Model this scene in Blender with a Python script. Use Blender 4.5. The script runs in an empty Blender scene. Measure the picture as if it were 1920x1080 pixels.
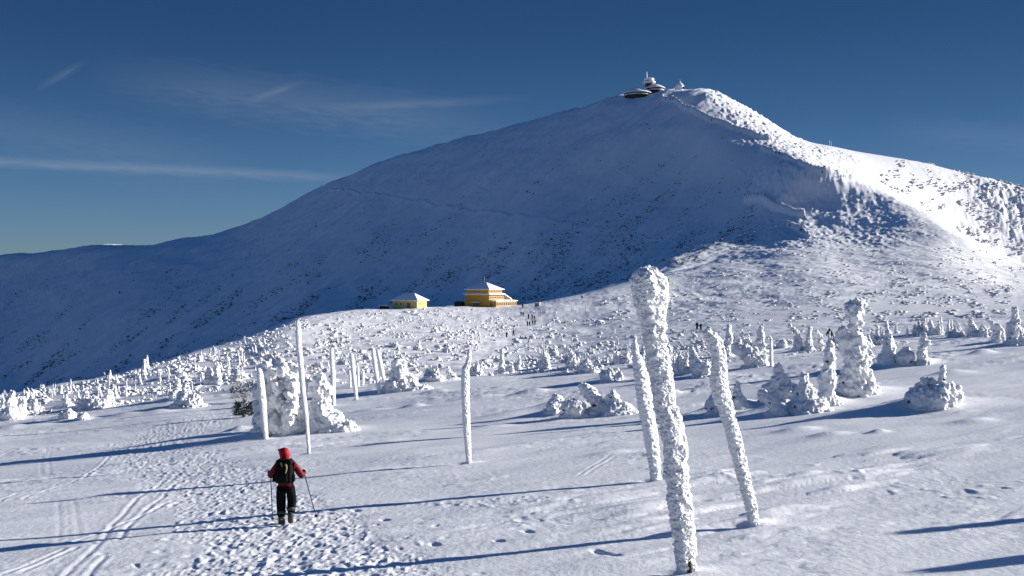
import bpy, bmesh, math, random
import numpy as np
from mathutils import Vector, Matrix

R = math.radians
random.seed(11)
rng = np.random.default_rng(11)
scene = bpy.context.scene
COL = scene.collection
F = 2200.0                      # focal length in pixels of the 1920 wide photograph

# ------------------------------------------------------------------ camera
cd = bpy.data.cameras.new('camera')
cam = bpy.data.objects.new('camera', cd)
COL.objects.link(cam)
cd.sensor_width = 36.0
cd.lens = F / 1920 * 36.0
cd.clip_start = 0.5
cd.clip_end = 30000
cam.location = (0, 0, 0)
cam.rotation_euler = (R(90), 0, 0)
scene.camera = cam

# ------------------------------------------------------------------ sun and sky
SUN_EL, SUN_AZ = R(14.2), R(72.5)
SUN = Vector((math.sin(SUN_AZ) * math.cos(SUN_EL), math.cos(SUN_AZ) * math.cos(SUN_EL), math.sin(SUN_EL)))
sl = bpy.data.lights.new('sun', 'SUN')
sl.energy = 5.0
sl.angle = R(0.5)
sl.color = (1.0, 0.955, 0.90)
so = bpy.data.objects.new('sun', sl)
COL.objects.link(so)
so.rotation_euler = (-SUN).to_track_quat('-Z', 'Y').to_euler()

world = bpy.data.worlds.new('World')
scene.world = world
world.use_nodes = True
wn, wl = world.node_tree.nodes, world.node_tree.links
wn.clear()
w_out = wn.new('ShaderNodeOutputWorld')
w_bg = wn.new('ShaderNodeBackground')
w_bg.inputs['Strength'].default_value = 0.116
sky = wn.new('ShaderNodeTexSky')
sky.sky_type = 'NISHITA'
sky.sun_disc = False
sky.sun_elevation = SUN_EL
sky.sun_rotation = SUN_AZ
sky.altitude = 1400
sky.air_density = 1.0
sky.dust_density = 0.3
sky.ozone_density = 4.0


def wmath(op, a, b=None, clamp=False):
    n = wn.new('ShaderNodeMath')
    n.operation = op
    n.use_clamp = clamp
    for i, v in enumerate((a, b)):
        if v is None:
            continue
        if isinstance(v, (int, float)):
            n.inputs[i].default_value = v
        else:
            wl.new(v, n.inputs[i])
    return n.outputs[0]


# a polarised, clear winter sky: deeper and bluer than the plain model
w_gam = wn.new('ShaderNodeGamma')
w_gam.inputs['Gamma'].default_value = 1.1
wl.new(sky.outputs[0], w_gam.inputs['Color'])
w_mul = wn.new('ShaderNodeMix')
w_mul.data_type = 'RGBA'
w_mul.blend_type = 'MULTIPLY'
w_mul.inputs['Factor'].default_value = 1.0
w_mul.inputs['B'].default_value = (0.40, 0.55, 0.66, 1)
wl.new(w_gam.outputs[0], w_mul.inputs['A'])
# towards the horizon the air is paler; the band above it is the darkest, most polarised part of the sky
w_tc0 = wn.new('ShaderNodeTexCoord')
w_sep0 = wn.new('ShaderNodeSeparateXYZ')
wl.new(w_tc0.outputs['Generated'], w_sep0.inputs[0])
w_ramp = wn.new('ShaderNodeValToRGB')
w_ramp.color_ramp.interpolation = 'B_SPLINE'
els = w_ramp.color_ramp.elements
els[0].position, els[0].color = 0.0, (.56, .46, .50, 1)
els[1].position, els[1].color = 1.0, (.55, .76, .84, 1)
for p_, c_ in ((.06, (.51, .43, .47, 1)), (.14, (.35, .335, .36, 1)), (.24, (.21, .24, .26, 1)), (.36, (.30, .35, .38, 1)), (.55, (.49, .62, .66, 1))):  # higher up, out of view, kept brighter as added fill for the shaded face
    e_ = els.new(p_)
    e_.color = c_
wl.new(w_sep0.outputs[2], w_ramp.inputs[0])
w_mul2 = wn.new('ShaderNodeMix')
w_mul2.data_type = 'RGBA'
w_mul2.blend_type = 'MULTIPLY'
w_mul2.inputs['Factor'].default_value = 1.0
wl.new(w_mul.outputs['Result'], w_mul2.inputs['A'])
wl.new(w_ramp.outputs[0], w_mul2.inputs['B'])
w_side = wn.new('ShaderNodeMapRange')
w_side.inputs['From Min'].default_value = -0.1
w_side.inputs['From Max'].default_value = 0.45
w_side.inputs['To Min'].default_value = 1.0
w_side.inputs['To Max'].default_value = 0.74
wl.new(w_sep0.outputs[0], w_side.inputs[0])
w_mul3 = wn.new('ShaderNodeVectorMath')
w_mul3.operation = 'SCALE'
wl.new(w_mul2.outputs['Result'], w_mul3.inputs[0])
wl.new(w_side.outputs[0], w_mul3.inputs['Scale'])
# thin cirrus: one long contrail low on the left and a few wisps, by view direction
w_tc = wn.new('ShaderNodeTexCoord')
w_sep = wn.new('ShaderNodeSeparateXYZ')
wl.new(w_tc.outputs['Generated'], w_sep.inputs[0])
w_az = wmath('DIVIDE', w_sep.outputs[0], wmath('MAXIMUM', w_sep.outputs[1], 0.05))
w_el = wmath('DIVIDE', w_sep.outputs[2], wmath('MAXIMUM', w_sep.outputs[1], 0.05))
w_front = wmath('GREATER_THAN', w_sep.outputs[1], 0.2)


def streak(x0, y0, x1, y1, width, amount, soft=0.12):
    """a faint straight streak of cirrus between two directions, frayed by noise"""
    ax, ay = (x0 - 960) / F, (540 - y0) / F
    bx, by = (x1 - 960) / F, (540 - y1) / F
    L = math.hypot(bx - ax, by - ay)
    ux, uy = (bx - ax) / L, (by - ay) / L
    dx, dy = wmath('SUBTRACT', w_az, ax), wmath('SUBTRACT', w_el, ay)
    t = wmath('DIVIDE', wmath('ADD', wmath('MULTIPLY', dx, ux), wmath('MULTIPLY', dy, uy)), L)
    d = wmath('ADD', wmath('MULTIPLY', dx, -uy), wmath('MULTIPLY', dy, ux))
    cmb = wn.new('ShaderNodeCombineXYZ')
    wl.new(wmath('MULTIPLY', t, L * 45), cmb.inputs[0])
    wl.new(wmath('MULTIPLY', d, 260), cmb.inputs[1])
    nz = wn.new('ShaderNodeTexNoise')
    nz.inputs['Scale'].default_value = 1.0
    nz.inputs['Detail'].default_value = 4
    wl.new(cmb.outputs[0], nz.inputs['Vector'])
    d2 = wmath('ADD', d, wmath('MULTIPLY', wmath('SUBTRACT', nz.outputs[0], 0.5), width / F * 0.9))
    a = wmath('SUBTRACT', 1.0, wmath('DIVIDE', wmath('ABSOLUTE', d2), width / F), True)
    e0 = wmath('DIVIDE', t, soft, True)
    e1 = wmath('DIVIDE', wmath('SUBTRACT', 1.0, t), soft, True)
    m = wmath('MULTIPLY', wmath('MULTIPLY', a, wmath('MULTIPLY', e0, e1)), wmath('ADD', 0.35, nz.outputs[0]))
    return wmath('MULTIPLY', wmath('MULTIPLY', m, amount), w_front, True)


masks = [streak(-900, 262, 700, 336, 13, 0.15, 0.10), streak(60, 172, 170, 110, 10, 0.07, 0.4),
         streak(455, 192, 580, 150, 9, 0.08, 0.4), streak(560, 205, 1010, 184, 11, 0.09, 0.4),
         streak(150, 140, 1000, 250, 60, 0.085, 0.3), streak(-300, 190, 500, 330, 70, 0.05, 0.3), streak(1640, 240, 2400, 300, 34, 0.045, 0.2)]
acc = masks[0]
for m_ in masks[1:]:
    acc = wmath('ADD', acc, m_, True)
w_mix = wn.new('ShaderNodeMix')
w_mix.data_type = 'RGBA'
w_mix.inputs['B'].default_value = (2.6, 2.7, 2.9, 1)
wl.new(acc, w_mix.inputs['Factor'])
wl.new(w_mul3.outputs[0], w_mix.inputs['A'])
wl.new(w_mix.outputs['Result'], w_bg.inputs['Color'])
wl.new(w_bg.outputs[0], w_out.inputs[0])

scene.view_settings.view_transform = 'Standard'
scene.view_settings.look = 'None'
scene.view_settings.gamma = 1.0
scene.view_settings.use_curve_mapping = False
scene.view_settings.exposure = 0.92
try:
    scene.cycles.max_bounces = 6
    scene.cycles.diffuse_bounces = 3
    scene.cycles.glossy_bounces = 2
except Exception:
    pass

# ------------------------------------------------------------------ noise in numpy
_P = rng.permutation(256)
_P = np.concatenate([_P, _P]).astype(np.int64)
_G2 = np.stack([np.cos(np.arange(256) * 2.399963), np.sin(np.arange(256) * 2.399963)], 1)
_g = rng.normal(size=(256, 3))
_G3 = _g / np.linalg.norm(_g, axis=1)[:, None]


def gn2(x, y):
    xi, yi = np.floor(x).astype(np.int64), np.floor(y).astype(np.int64)
    xf, yf = x - xi, y - yi
    xi &= 255
    yi &= 255
    u, v = xf * xf * xf * (xf * (xf * 6 - 15) + 10), yf * yf * yf * (yf * (yf * 6 - 15) + 10)

    def g(ix, iy, fx, fy):
        q = _G2[_P[_P[ix & 255] + (iy & 255)]]
        return q[..., 0] * fx + q[..., 1] * fy
    a, b = g(xi, yi, xf, yf), g(xi + 1, yi, xf - 1, yf)
    c, d = g(xi, yi + 1, xf, yf - 1), g(xi + 1, yi + 1, xf - 1, yf - 1)
    a = a + u * (b - a)
    c = c + u * (d - c)
    return (a + v * (c - a)) * 1.4


def gn3(p):
    i = np.floor(p).astype(np.int64)
    f = p - i
    i &= 255
    w = f * f * f * (f * (f * 6 - 15) + 10)
    r = 0
    for a in (0, 1):
        for b in (0, 1):
            for c in (0, 1):
                h = _P[_P[_P[(i[:, 0] + a) & 255] + ((i[:, 1] + b) & 255)] + ((i[:, 2] + c) & 255)]
                q = _G3[h]
                dot = q[:, 0] * (f[:, 0] - a) + q[:, 1] * (f[:, 1] - b) + q[:, 2] * (f[:, 2] - c)
                ww = (w[:, 0] if a else 1 - w[:, 0]) * (w[:, 1] if b else 1 - w[:, 1]) * (w[:, 2] if c else 1 - w[:, 2])
                r = r + ww * dot
    return r * 1.5


def fbm2(x, y, o=4, gain=0.5):
    r, a = 0, 1.0
    for k in range(o):
        r = r + a * gn2(x + 17.3 * k, y - 9.1 * k)
        x, y, a = x * 2.03, y * 2.03, a * gain
    return r


def billow2(x, y, o=4, gain=0.5):
    r, a = 0, 1.0
    for k in range(o):
        r = r + a * np.abs(gn2(x + 31.3 * k, y + 7.7 * k))
        x, y, a = x * 2.07, y * 2.07, a * gain
    return r


def sstep(a, b, x):
    t = np.clip((x - a) / (b - a), 0, 1)
    return t * t * (3 - 2 * t)


# ------------------------------------------------------------------ terrain
def pchip(xk, yk, x):
    xk, yk = np.asarray(xk, float), np.asarray(yk, float)
    h = np.diff(xk)
    dl = np.diff(yk) / h
    n = len(xk)
    m = np.zeros(n)
    for i in range(1, n - 1):
        if dl[i - 1] * dl[i] > 0:
            w1, w2 = 2 * h[i] + h[i - 1], h[i] + 2 * h[i - 1]
            m[i] = (w1 + w2) / (w1 / dl[i - 1] + w2 / dl[i])
    m[0], m[-1] = dl[0], dl[-1]
    i = np.clip(np.searchsorted(xk, x) - 1, 0, n - 2)
    t = np.clip((x - xk[i]) / h[i], 0, 1)
    return ((1 + 2 * t) * (1 - t) ** 2) * yk[i] + t * (1 - t) ** 2 * h[i] * m[i] + t * t * (3 - 2 * t) * yk[i + 1] + t * t * (t - 1) * h[i] * m[i + 1]


# Each knot is a line on the ground (a terrace edge, a crest, a valley floor, the skyline ...): column, depth in metres, height as seen.
def tl(d, base=None):
    """three columns of the snow plain at one depth: it falls away from the camera and down to the left"""
    t = float(np.interp(d, [16, 28, 40, 70], [.045, .05, .065, .09]))
    b = 630 + 9000 / d
    return [(p, d, b - t * (p - 960)) for p in (-900, 0, 480, 960, 1440, 1920, 2700)]


KN = [
    tl(16), tl(28), tl(50),
    [(-900, 90, 850), (0, 90, 812), (205, 90, 796), (350, 90, 782), (425, 90, 777), (640, 90, 759), (960, 90, 730), (1250, 90, 704), (1600, 90, 672), (1920, 90, 644), (2700, 90, 585)],
    [(-900, 140, 800), (0, 140, 762), (205, 150, 738), (350, 150, 722), (425, 150, 715), (560, 150, 706), (960, 150, 693), (1100, 150, 682), (1250, 150, 668), (1400, 150, 654), (1600, 150, 637), (1750, 150, 624), (1920, 150, 612), (2700, 150, 575)],
    [(-900, 155, 790), (0, 165, 750), (205, 210, 715), (350, 250, 681), (425, 290, 665), (560, 350, 627), (640, 380, 622), (800, 400, 620), (960, 400, 628), (1100, 400, 622), (1180, 400, 612), (1250, 400, 604), (1400, 400, 588), (1600, 400, 572), (1920, 400, 566), (2100, 350, 566), (2700, 320, 566)],
    [(-900, 175, 783), (0, 190, 742), (105, 220, 724), (205, 260, 706), (350, 330, 664), (425, 370, 644), (500, 415, 617), (560, 460, 595), (640, 500, 584), (720, 540, 577), (800, 555, 574.5), (880, 570, 575), (970, 580, 572), (1050, 600, 560), (1100, 640, 548), (1180, 690, 528), (1250, 740, 506), (1400, 800, 472), (1515, 850, 444), (1600, 830, 452), (1750, 740, 475), (1920, 620, 532), (2100, 500, 550), (2700, 430, 560)],
    [(-900, 480, 840), (0, 500, 800), (205, 550, 765), (425, 600, 690), (560, 660, 640), (640, 690, 612), (720, 710, 598), (880, 720, 592), (970, 720, 584), (1050, 730, 566), (1100, 735, 551), (1180, 760, 526), (1250, 775, 500), (1400, 850, 455), (1515, 900, 420), (1600, 910, 413), (1750, 820, 446), (1920, 710, 514), (2100, 590, 545), (2700, 500, 558)],
    [(-900, 900, 760), (0, 900, 738), (205, 880, 700), (425, 870, 642), (560, 870, 599), (640, 890, 583), (720, 900, 573), (880, 900, 562), (970, 900, 550), (1100, 900, 519), (1180, 905, 492), (1250, 920, 466), (1400, 930, 425), (1515, 960, 385), (1600, 960, 376), (1750, 890, 415), (1920, 780, 502), (2100, 650, 540), (2700, 560, 556)],
    [(-900, 1050, 640), (0, 1050, 615), (205, 1050, 578), (425, 1080, 530), (600, 1110, 465), (720, 1110, 435), (880, 1090, 417), (1000, 1060, 405), (1100, 1080, 394), (1250, 1100, 368), (1400, 1050, 350), (1460, 1025, 309), (1515, 1000, 317), (1560, 995, 329), (1600, 1000, 340), (1660, 990, 360), (1700, 970, 378), (1750, 940, 405), (1800, 910, 435), (1860, 870, 466), (1920, 830, 496), (2100, 700, 558), (2700, 600, 589)],
    [(-900, 1190, 560), (0, 1180, 525), (205, 1190, 498), (425, 1240, 463), (600, 1285, 386), (720, 1280, 346), (880, 1250, 308), (1000, 1230, 285), (1100, 1220, 265), (1250, 1240, 235), (1320, 1215, 234), (1400, 1165, 264), (1460, 1150, 273), (1515, 1160, 287), (1560, 1145, 307), (1600, 1130, 326), (1660, 1130, 360), (1700, 1130, 388), (1750, 1130, 425), (1800, 1130, 462), (1920, 1120, 535), (2100, 1080, 590), (2700, 1000, 605)],
    [(-900, 1300, 520), (0, 1250, 483), (100, 1260, 475), (190, 1270, 463.5), (270, 1280, 465), (310, 1300, 459.5), (420, 1340, 437), (500, 1370, 404), (600, 1400, 351), (640, 1405, 334), (720, 1410, 303), (800, 1415, 280), (900, 1415, 254), (1000, 1410, 226), (1100, 1390, 200), (1170, 1380, 181), (1240, 1375, 172), (1280, 1370, 166.5), (1320, 1370, 165), (1360, 1355, 182), (1400, 1340, 201), (1450, 1310, 232), (1505, 1285, 264), (1560, 1295, 274), (1600, 1305, 283), (1650, 1320, 291), (1720, 1335, 303), (1800, 1350, 323), (1860, 1355, 338), (1920, 1360, 352), (2100, 1380, 400), (2700, 1400, 500)],
    [(-900, 1700, 500), (-60, 1700, 482), (20, 1700, 479.5), (75, 1700, 479), (115, 1700, 480), (150, 1700, 472), (185, 1700, 461.2), (262, 1690, 461.8), (292, 1690, 467), (425, 1700, 500), (800, 1800, 380), (1100, 1700, 300), (1250, 1640, 275), (1320, 1600, 275), (1400, 1570, 300), (1505, 1540, 345), (1600, 1650, 350), (1800, 1850, 400), (1920, 1900, 430), (2700, 2000, 540)],
    [(-900, 4000, 600), (960, 3800, 560), (2700, 4000, 590)],
    [(-900, 14000, 556), (960, 14000, 556), (2700, 14000, 556)],
]
for k_ in KN:                                            # the mountain stands a little nearer and steeper than first drawn
    k_[:] = [(p, d if d < 700 else (700 + (d - 700) * .8 if d < 2300 else d), y) for p, d, y in k_]
PX0, PX1 = -900.0, 2700.0
tha, thb = math.atan((PX0 - 960) / F), math.atan((PX1 - 960) / F)
px_cols = np.concatenate([np.linspace(PX0, -60, 43)[:-1], np.linspace(-60, 1980, 1061), np.linspace(1980, PX1, 37)[1:]])
th_in = np.arctan((px_cols - 960) / F)
TH = np.concatenate([np.linspace(-math.pi, tha, 40)[:-1], th_in, np.linspace(thb, math.pi, 40)[1:]])
PXC = np.clip(960 + F * np.tan(np.clip(TH, tha, thb)), PX0, PX1)
CTH = np.cos(np.clip(TH, tha, thb))
D = np.concatenate([np.linspace(0.8, 16, 20)[:-1], 1 / np.linspace(1 / 16, 1 / 110, 520)[:-1], np.geomspace(110, 260, 110)[:-1],
                    np.geomspace(260, 640, 120)[:-1], np.geomspace(640, 1520, 340)[:-1], np.geomspace(1520, 14000, 50)])
NC, NR = len(TH), len(D)
KD = np.stack([pchip([a[0] for a in k], [a[1] for a in k], PXC) for k in KN])
KY = np.stack([pchip([a[0] for a in k], [a[2] for a in k], PXC) for k in KN])
Z = np.zeros((NC, NR))
near = D < 16
for c in range(NC):
    y = pchip(np.log(KD[:, c]), KY[:, c], np.log(np.maximum(D, 16.0)))
    Z[c] = (540 - y) / F * D
    z20 = (540 - pchip([p[0] for p in KN[0]], [p[2] for p in KN[0]], PXC[c])) / F * 16
    tt = D[near] / 16
    Z[c, near] = -1.7 + (z20 + 1.7) * (1 - (1 - tt) ** 1.5)
ker = np.exp(-0.5 * (np.arange(-24, 25) / 8.0) ** 2)
ker /= ker.sum()
i0_ = len(np.linspace(-math.pi, tha, 40)) - 1
zb = Z[i0_:i0_ + len(px_cols)]
pad = np.concatenate([np.repeat(zb[:1], 24, 0), zb, np.repeat(zb[-1:], 24, 0)])
sm = sum(ker[k] * pad[k:k + len(zb)] for k in range(49))
edge_ = (np.clip((px_cols + 60) / 80, 0, 1) * np.clip((1980 - px_cols) / 80, 0, 1))[:, None]
Z[i0_:i0_ + len(px_cols)] = zb * (1 - edge_) + sm * edge_
# close the circle behind the camera
wl_ = sstep(math.pi * 0.55, math.pi, np.abs(TH))[:, None]
mid = 0.5 * (Z[0] + Z[-1])[None, :]
Z = Z * (1 - wl_) + mid * wl_
RAD = D[None, :] / CTH[:, None]
X = RAD * np.sin(TH)[:, None]
Y = RAD * np.cos(TH)[:, None]
PX = np.broadcast_to(PXC[:, None], X.shape)
DR = np.broadcast_to(D[None, :], X.shape)
DD = np.where(DR > 700, 700 + (DR - 700) / .8, DR)
PY = 540 - Z / DR * F


def bumpm(x, a, b, s):
    return sstep(a - s, a + s, x) * (1 - sstep(b - s, b + s, x))


# rolling wind-packed snow near the camera (drift direction runs with the wind, left-front to right-back)
ua, ub = X * 0.88 + Y * 0.47, -X * 0.47 + Y * 0.88
nearm = 1 - sstep(130, 260, DD)
Z0 = Z.copy()
Z = Z + nearm * (0.22 * fbm2(ua / 26, ub / 14, 3) * sstep(30, 60, DD) + 0.06 * fbm2(ua / 8, ub / 2.2, 3))
crust = fbm2(X / 7 + 5, Y / 9, 3)
Z = Z + nearm * sstep(.0, .45, crust) * (0.036 * np.maximum(fbm2(ua / 1.5, ub / .62, 3) - .12, 0) ** .8 + .007 * fbm2(ua / .5, ub / .22, 2))
Z = Z + nearm * 0.003 * fbm2(X / .18, Y / .3, 2) * (1 - sstep(30, 60, DD))
right = sstep(1000, 1500, PX)
# steeper sastrugi steps in places
sas = sstep(0.05, 0.5, fbm2(ua / 16 + 9, ub / 9 + 3, 2)) * nearm
st = fbm2(ua / 4.2 + 3, ub / 1.0, 3)
Z = Z + sas * (0.10 + 0.07 * right) * np.maximum(st, 0) ** 0.7
# middle plain: hummocks of buried dwarf pine
plain = bumpm(DD, 140, 620, 50)
plain2 = plain * (1 - sstep(1250, 1500, PX) * sstep(250, 330, DD) * 0.65)
Z = Z + plain2 * (0.55 * fbm2(X / 34, Y / 34, 2) + 0.42 * billow2(X / 9.0, Y / 9.0, 3) - 0.2)
# spur slope on the right
spur = bumpm(DD, 420, 1020, 90) * sstep(1150, 1350, PX)
Z = Z + spur * (1.1 * fbm2(X / 45, Y / 45, 3) + 0.5 * billow2(X / 10, Y / 10, 3) - .2)
Z = Z + bumpm(DD, 780, 1230, 70) * sstep(1330, 1480, PX) * (1 - sstep(1640, 1760, PX)) * (1.2 * fbm2(X / 38 + 4, Y / 38, 3) + .45 * billow2(X / 7, Y / 7, 3) + 1.0 * np.maximum(fbm2(X / 4, Y / 5, 2), 0))
# shaded face: shallow gullies down the fall line and fine roughness
face = sstep(640, 820, DD) * (1 - sstep(1420, 1700, DD)) * (1 - sstep(1250, 1420, PX))
fa, fb = X * 0.62 + Y * 0.78, X * 0.78 - Y * 0.62
Z = Z + face * (3.4 * fbm2(fa / 240, fb / 32, 4, .62) + 0.9 * fbm2(X / 28, Y / 28, 3) + 0.7 * billow2(fa / 30, fb / 7, 4, .6) + .35 * np.maximum(fbm2(X / 5, Y / 5, 2) - .1, 0))
mot = bumpm(PX, 1432, 1610, 18) * bumpm(PY, 272, 342, 8) + .4 * bumpm(PX, 1440, 1660, 25) * bumpm(PY, 388, 446, 10)
Z = Z + mot * bumpm(DD, 820, 1260, 40) * (1.3 * np.maximum(fbm2(X / 8 + 3, Y / 11, 3), 0) + 1.2 * np.maximum(fbm2(X / 3.2, Y / 4.2, 2), 0))
mo2 = bumpm(PX, 1395, 1540, 25) * bumpm(PY, 318, 392, 14)
Z = Z + mo2 * bumpm(DD, 820, 1260, 40) * 2.6 * np.maximum(fbm2(X / 5, Y / 7, 3, .6) - .05, 0)
# crags below the summit on the right and on the far shoulder
cyb = np.interp(px_cols, [1300, 1318, 1332, 1362, 1385, 1415, 1450, 1520], [160, 186, 206, 224, 268, 280, 284, 290])
cyb = np.interp(PXC, px_cols, cyb)[:, None]
crag = sstep(1300, 1345, PX) * (1 - sstep(1490, 1530, PX)) * (1 - sstep(-9, 5, PY - cyb)) * bumpm(DD, 1150, 1400, 40)
Z = Z + crag * (1.3 * (billow2(X / 22, Y / 22, 4, .65) - 0.5) + 1.8 * np.maximum(fbm2(X / 3.6, Y / 5, 3), 0))
flank = sstep(1640, 1760, PX) * bumpm(DD, 1120, 1370, 40)
ga, gb = X * 0.45 + Y * 0.89, X * 0.89 - Y * 0.45
fr = sstep(-0.25, 0.25, fbm2(X / 190 + 2.2, Y / 190, 2) + 0.9 * sstep(1740, 1840, PX) - 0.45)
Z = Z + flank * ((.8 + 1.7 * fr) * (billow2(ga / 60, gb / 30, 4, .7) - 0.5) + (0.4 + 1.6 * fr) * (billow2(X / 12, Y / 12, 3) - .4) + (.3 + 2.2 * fr) * np.maximum(fbm2(X / 5, Y / 6.5, 3, .6), 0))
sky_b = bumpm(DD, 1215, 1330, 30) * (1 - sstep(380, 460, PX))
Z = Z + sky_b * 2.0 * fbm2(X / 60, Y / 60, 2)


def bench(pts, up, wid, cut=0.0):
    """a path trodden across a slope: a banked-up edge that follows the given columns and rows"""
    xs0, ys0 = [p[0] for p in pts], [p[1] for p in pts]
    cs, ds = [], []
    for c in range(NC):
        if xs0[0] <= PXC[c] <= xs0[-1]:
            yy = np.interp(PXC[c], xs0, ys0)
            k = np.nonzero((D > 640) & (540 - Z[c] / D * F <= yy))[0]
            if len(k):
                cs.append(c)
                ds.append(D[k[0]])
    w_ = min(15, max(1, len(ds) // 4))
    sm_ = np.convolve(np.pad(ds, (w_, w_), 'edge'), np.ones(2 * w_ + 1) / (2 * w_ + 1), 'valid')
    for c, dp in zip(cs, sm_):
        Z[c] += up * np.exp(-((D - dp) / wid) ** 2) - cut * np.exp(-((D - dp - 1.6 * wid) / (wid * 1.2)) ** 2)


bench([(612, 354), (660, 359), (740, 371), (800, 383), (870, 395), (960, 404), (1060, 420), (1160, 436), (1240, 450), (1330, 468)], .9, 3.2, .5)
TRAILS = [[(1240, 178), (1262, 192), (1295, 211), (1332, 227), (1375, 242), (1415, 256), (1450, 266)],
          [(1425, 275), (1440, 282), (1462, 293), (1482, 305), (1520, 316), (1555, 328), (1600, 336)],
          [(1395, 367), (1437, 386), (1475, 400), (1510, 410)], [(1474, 421), (1495, 432), (1508, 440), (1518, 448)]]
for t_, u_ in zip(TRAILS, (5.5, 4.5, 6.0, 4.5)):
    bench(t_, u_, 2.6, .0)


def loc(px, d):
    return (px - 960) / F * d


PYC = [None]


def refresh():
    PYC[0] = 540 - Z / D[None, :] * F


refresh()
PXU0 = len(np.linspace(-math.pi, tha, 40)) - 1
IN = slice(PXU0, PXU0 + len(px_cols))


def gz(x, y):
    """ground height under a point"""
    th = math.atan2(x, y)
    r = math.hypot(x, y)
    ct = math.cos(min(max(th, tha), thb))
    d = r * ct
    i = int(min(max(np.searchsorted(TH, th) - 1, 0), NC - 2))
    j = int(min(max(np.searchsorted(D, d) - 1, 0), NR - 2))
    a = (th - TH[i]) / (TH[i + 1] - TH[i])
    b = min(max((d - D[j]) / (D[j + 1] - D[j]), 0), 1)
    return (Z[i, j] * (1 - a) + Z[i + 1, j] * a) * (1 - b) + (Z[i, j + 1] * (1 - a) + Z[i + 1, j + 1] * a) * b


J20 = int(np.searchsorted(D, 16))


def at(px, py, dmin=16.0, dmax=1800.0):
    """the nearest visible ground point seen at a pixel of the photograph"""
    px = min(max(px, PX0 + 1), PX1 - 1)
    i = int(min(max(np.searchsorted(px_cols, px) - 1, 0), len(px_cols) - 2)) + PXU0
    a = (px - PXC[i]) / (PXC[i + 1] - PXC[i])
    j0 = int(np.searchsorted(D, dmin))
    j1 = int(np.searchsorted(D, dmax))
    y = PYC[0][i, j0:j1] * (1 - a) + PYC[0][i + 1, j0:j1] * a
    k = int(np.argmax(y <= py))
    if y[k] > py:
        k = int(np.argmin(y))
    d = D[j0 + k]
    if k > 0 and y[k - 1] > py >= y[k]:
        f = (y[k - 1] - py) / max(y[k - 1] - y[k], 1e-9)
        d = D[j0 + k - 1] * (1 - f) + D[j0 + k] * f
    x = loc(px, d)
    return x, d, gz(x, d)


def add_bump(x0, y0, h, rx, ry=None, ang=0.0, power=1.0):
    """raise (or dig) the snow around one spot"""
    ry = ry or rx
    d = y0
    rmax = max(rx, ry) * 3.2
    j0, j1 = np.searchsorted(D, max(d - rmax, 1)), np.searchsorted(D, d + rmax)
    pxa, pxb = 960 + F * (x0 - rmax) / max(d - rmax, d * .4), 960 + F * (x0 + rmax) / max(d - rmax, d * .4)
    pxa, pxb = min(pxa, 960 + F * (x0 - rmax) / (d + rmax)), max(pxb, 960 + F * (x0 + rmax) / (d + rmax))
    i0, i1 = np.searchsorted(px_cols, pxa) + PXU0, np.searchsorted(px_cols, pxb) + PXU0
    sx, sy = X[i0:i1, j0:j1] - x0, Y[i0:i1, j0:j1] - y0
    if sx.size == 0:
        return
    c, s = math.cos(ang), math.sin(ang)
    q = ((sx * c + sy * s) / rx) ** 2 + ((-sx * s + sy * c) / ry) ** 2
    Z[i0:i1, j0:j1] += h * np.exp(-q ** power)


def seg_dist(pts):
    """distance on the ground from every near vertex to a polyline (columns in frame, up to 110 m)"""
    j0, j1 = J20, int(np.searchsorted(D, 110))
    xs, ys = X[IN, j0:j1], Y[IN, j0:j1]
    best = np.full(xs.shape, 1e9)
    for (ax, ay), (bx, by) in zip(pts[:-1], pts[1:]):
        L2 = (bx - ax) ** 2 + (by - ay) ** 2 + 1e-9
        t = np.clip(((xs - ax) * (bx - ax) + (ys - ay) * (by - ay)) / L2, 0, 1)
        best = np.minimum(best, np.hypot(xs - ax - t * (bx - ax), ys - ay - t * (by - ay)))
    return best, (IN, slice(j0, j1))


refresh()
# trodden trail: churned snow and boot prints in a band that leads past the hiker
TRAIL = [(620, 1100, 250), (560, 1030, 190), (520, 985, 165), (450, 935, 125), (390, 900, 120), (320, 868, 105), (270, 845, 80), (300, 818, 60), (370, 795, 45), (430, 778, 30)]
jj1 = int(np.searchsorted(D, 110))
sub = (IN, slice(J20, jj1))
pxs, pys = PX[sub], PY[sub]
tm = np.zeros(pxs.shape)
for (x0, y0, w0), (x1, y1, w1) in zip(TRAIL[:-1], TRAIL[1:]):
    n = 6
    for k in range(n):
        t = k / n
        cx, cy, w = x0 + (x1 - x0) * t, y0 + (y1 - y0) * t, w0 + (w1 - w0) * t
        h = max(9, 0.20 * w)
        q = ((pxs - cx) / w) ** 2 + ((pys - cy) / h) ** 2
        tm = np.maximum(tm, np.exp(-q * 0.8))
xs, ys = X[sub], Y[sub]
brk = fbm2(xs / 1.7 + 3, ys / 2.3, 3)
tm = sstep(0.20, 0.66, tm + 0.32 * brk)
more = sstep(0.42, 0.7, fbm2(xs / 5 + 8, ys / 3.4, 3)) * sstep(560, 640, pxs) * (1 - sstep(950, 1000, pys)) * sstep(865, 885, pys)
Z[sub] += (tm + 0.55 * more) * (0.036 * np.maximum(fbm2(xs / .2, ys / .34, 2) - .1, 0) - .008 * np.maximum(fbm2(xs / .45 + 9, ys / .7, 2) - .1, 0) + 0.008 * gn2(xs / 0.09, ys / 0.2)) - 0.02 * tm
rough = bumpm(pxs, 1290, 1760, 70) * bumpm(pys, 872, 905, 14) + bumpm(pxs, 800, 1080, 50) * bumpm(pys, 940, 985, 16) + bumpm(pxs, 1180, 1290, 30) * bumpm(pys, 845, 880, 10) + .8 * bumpm(pxs, 1640, 1960, 60) * bumpm(pys, 905, 950, 16)
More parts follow.
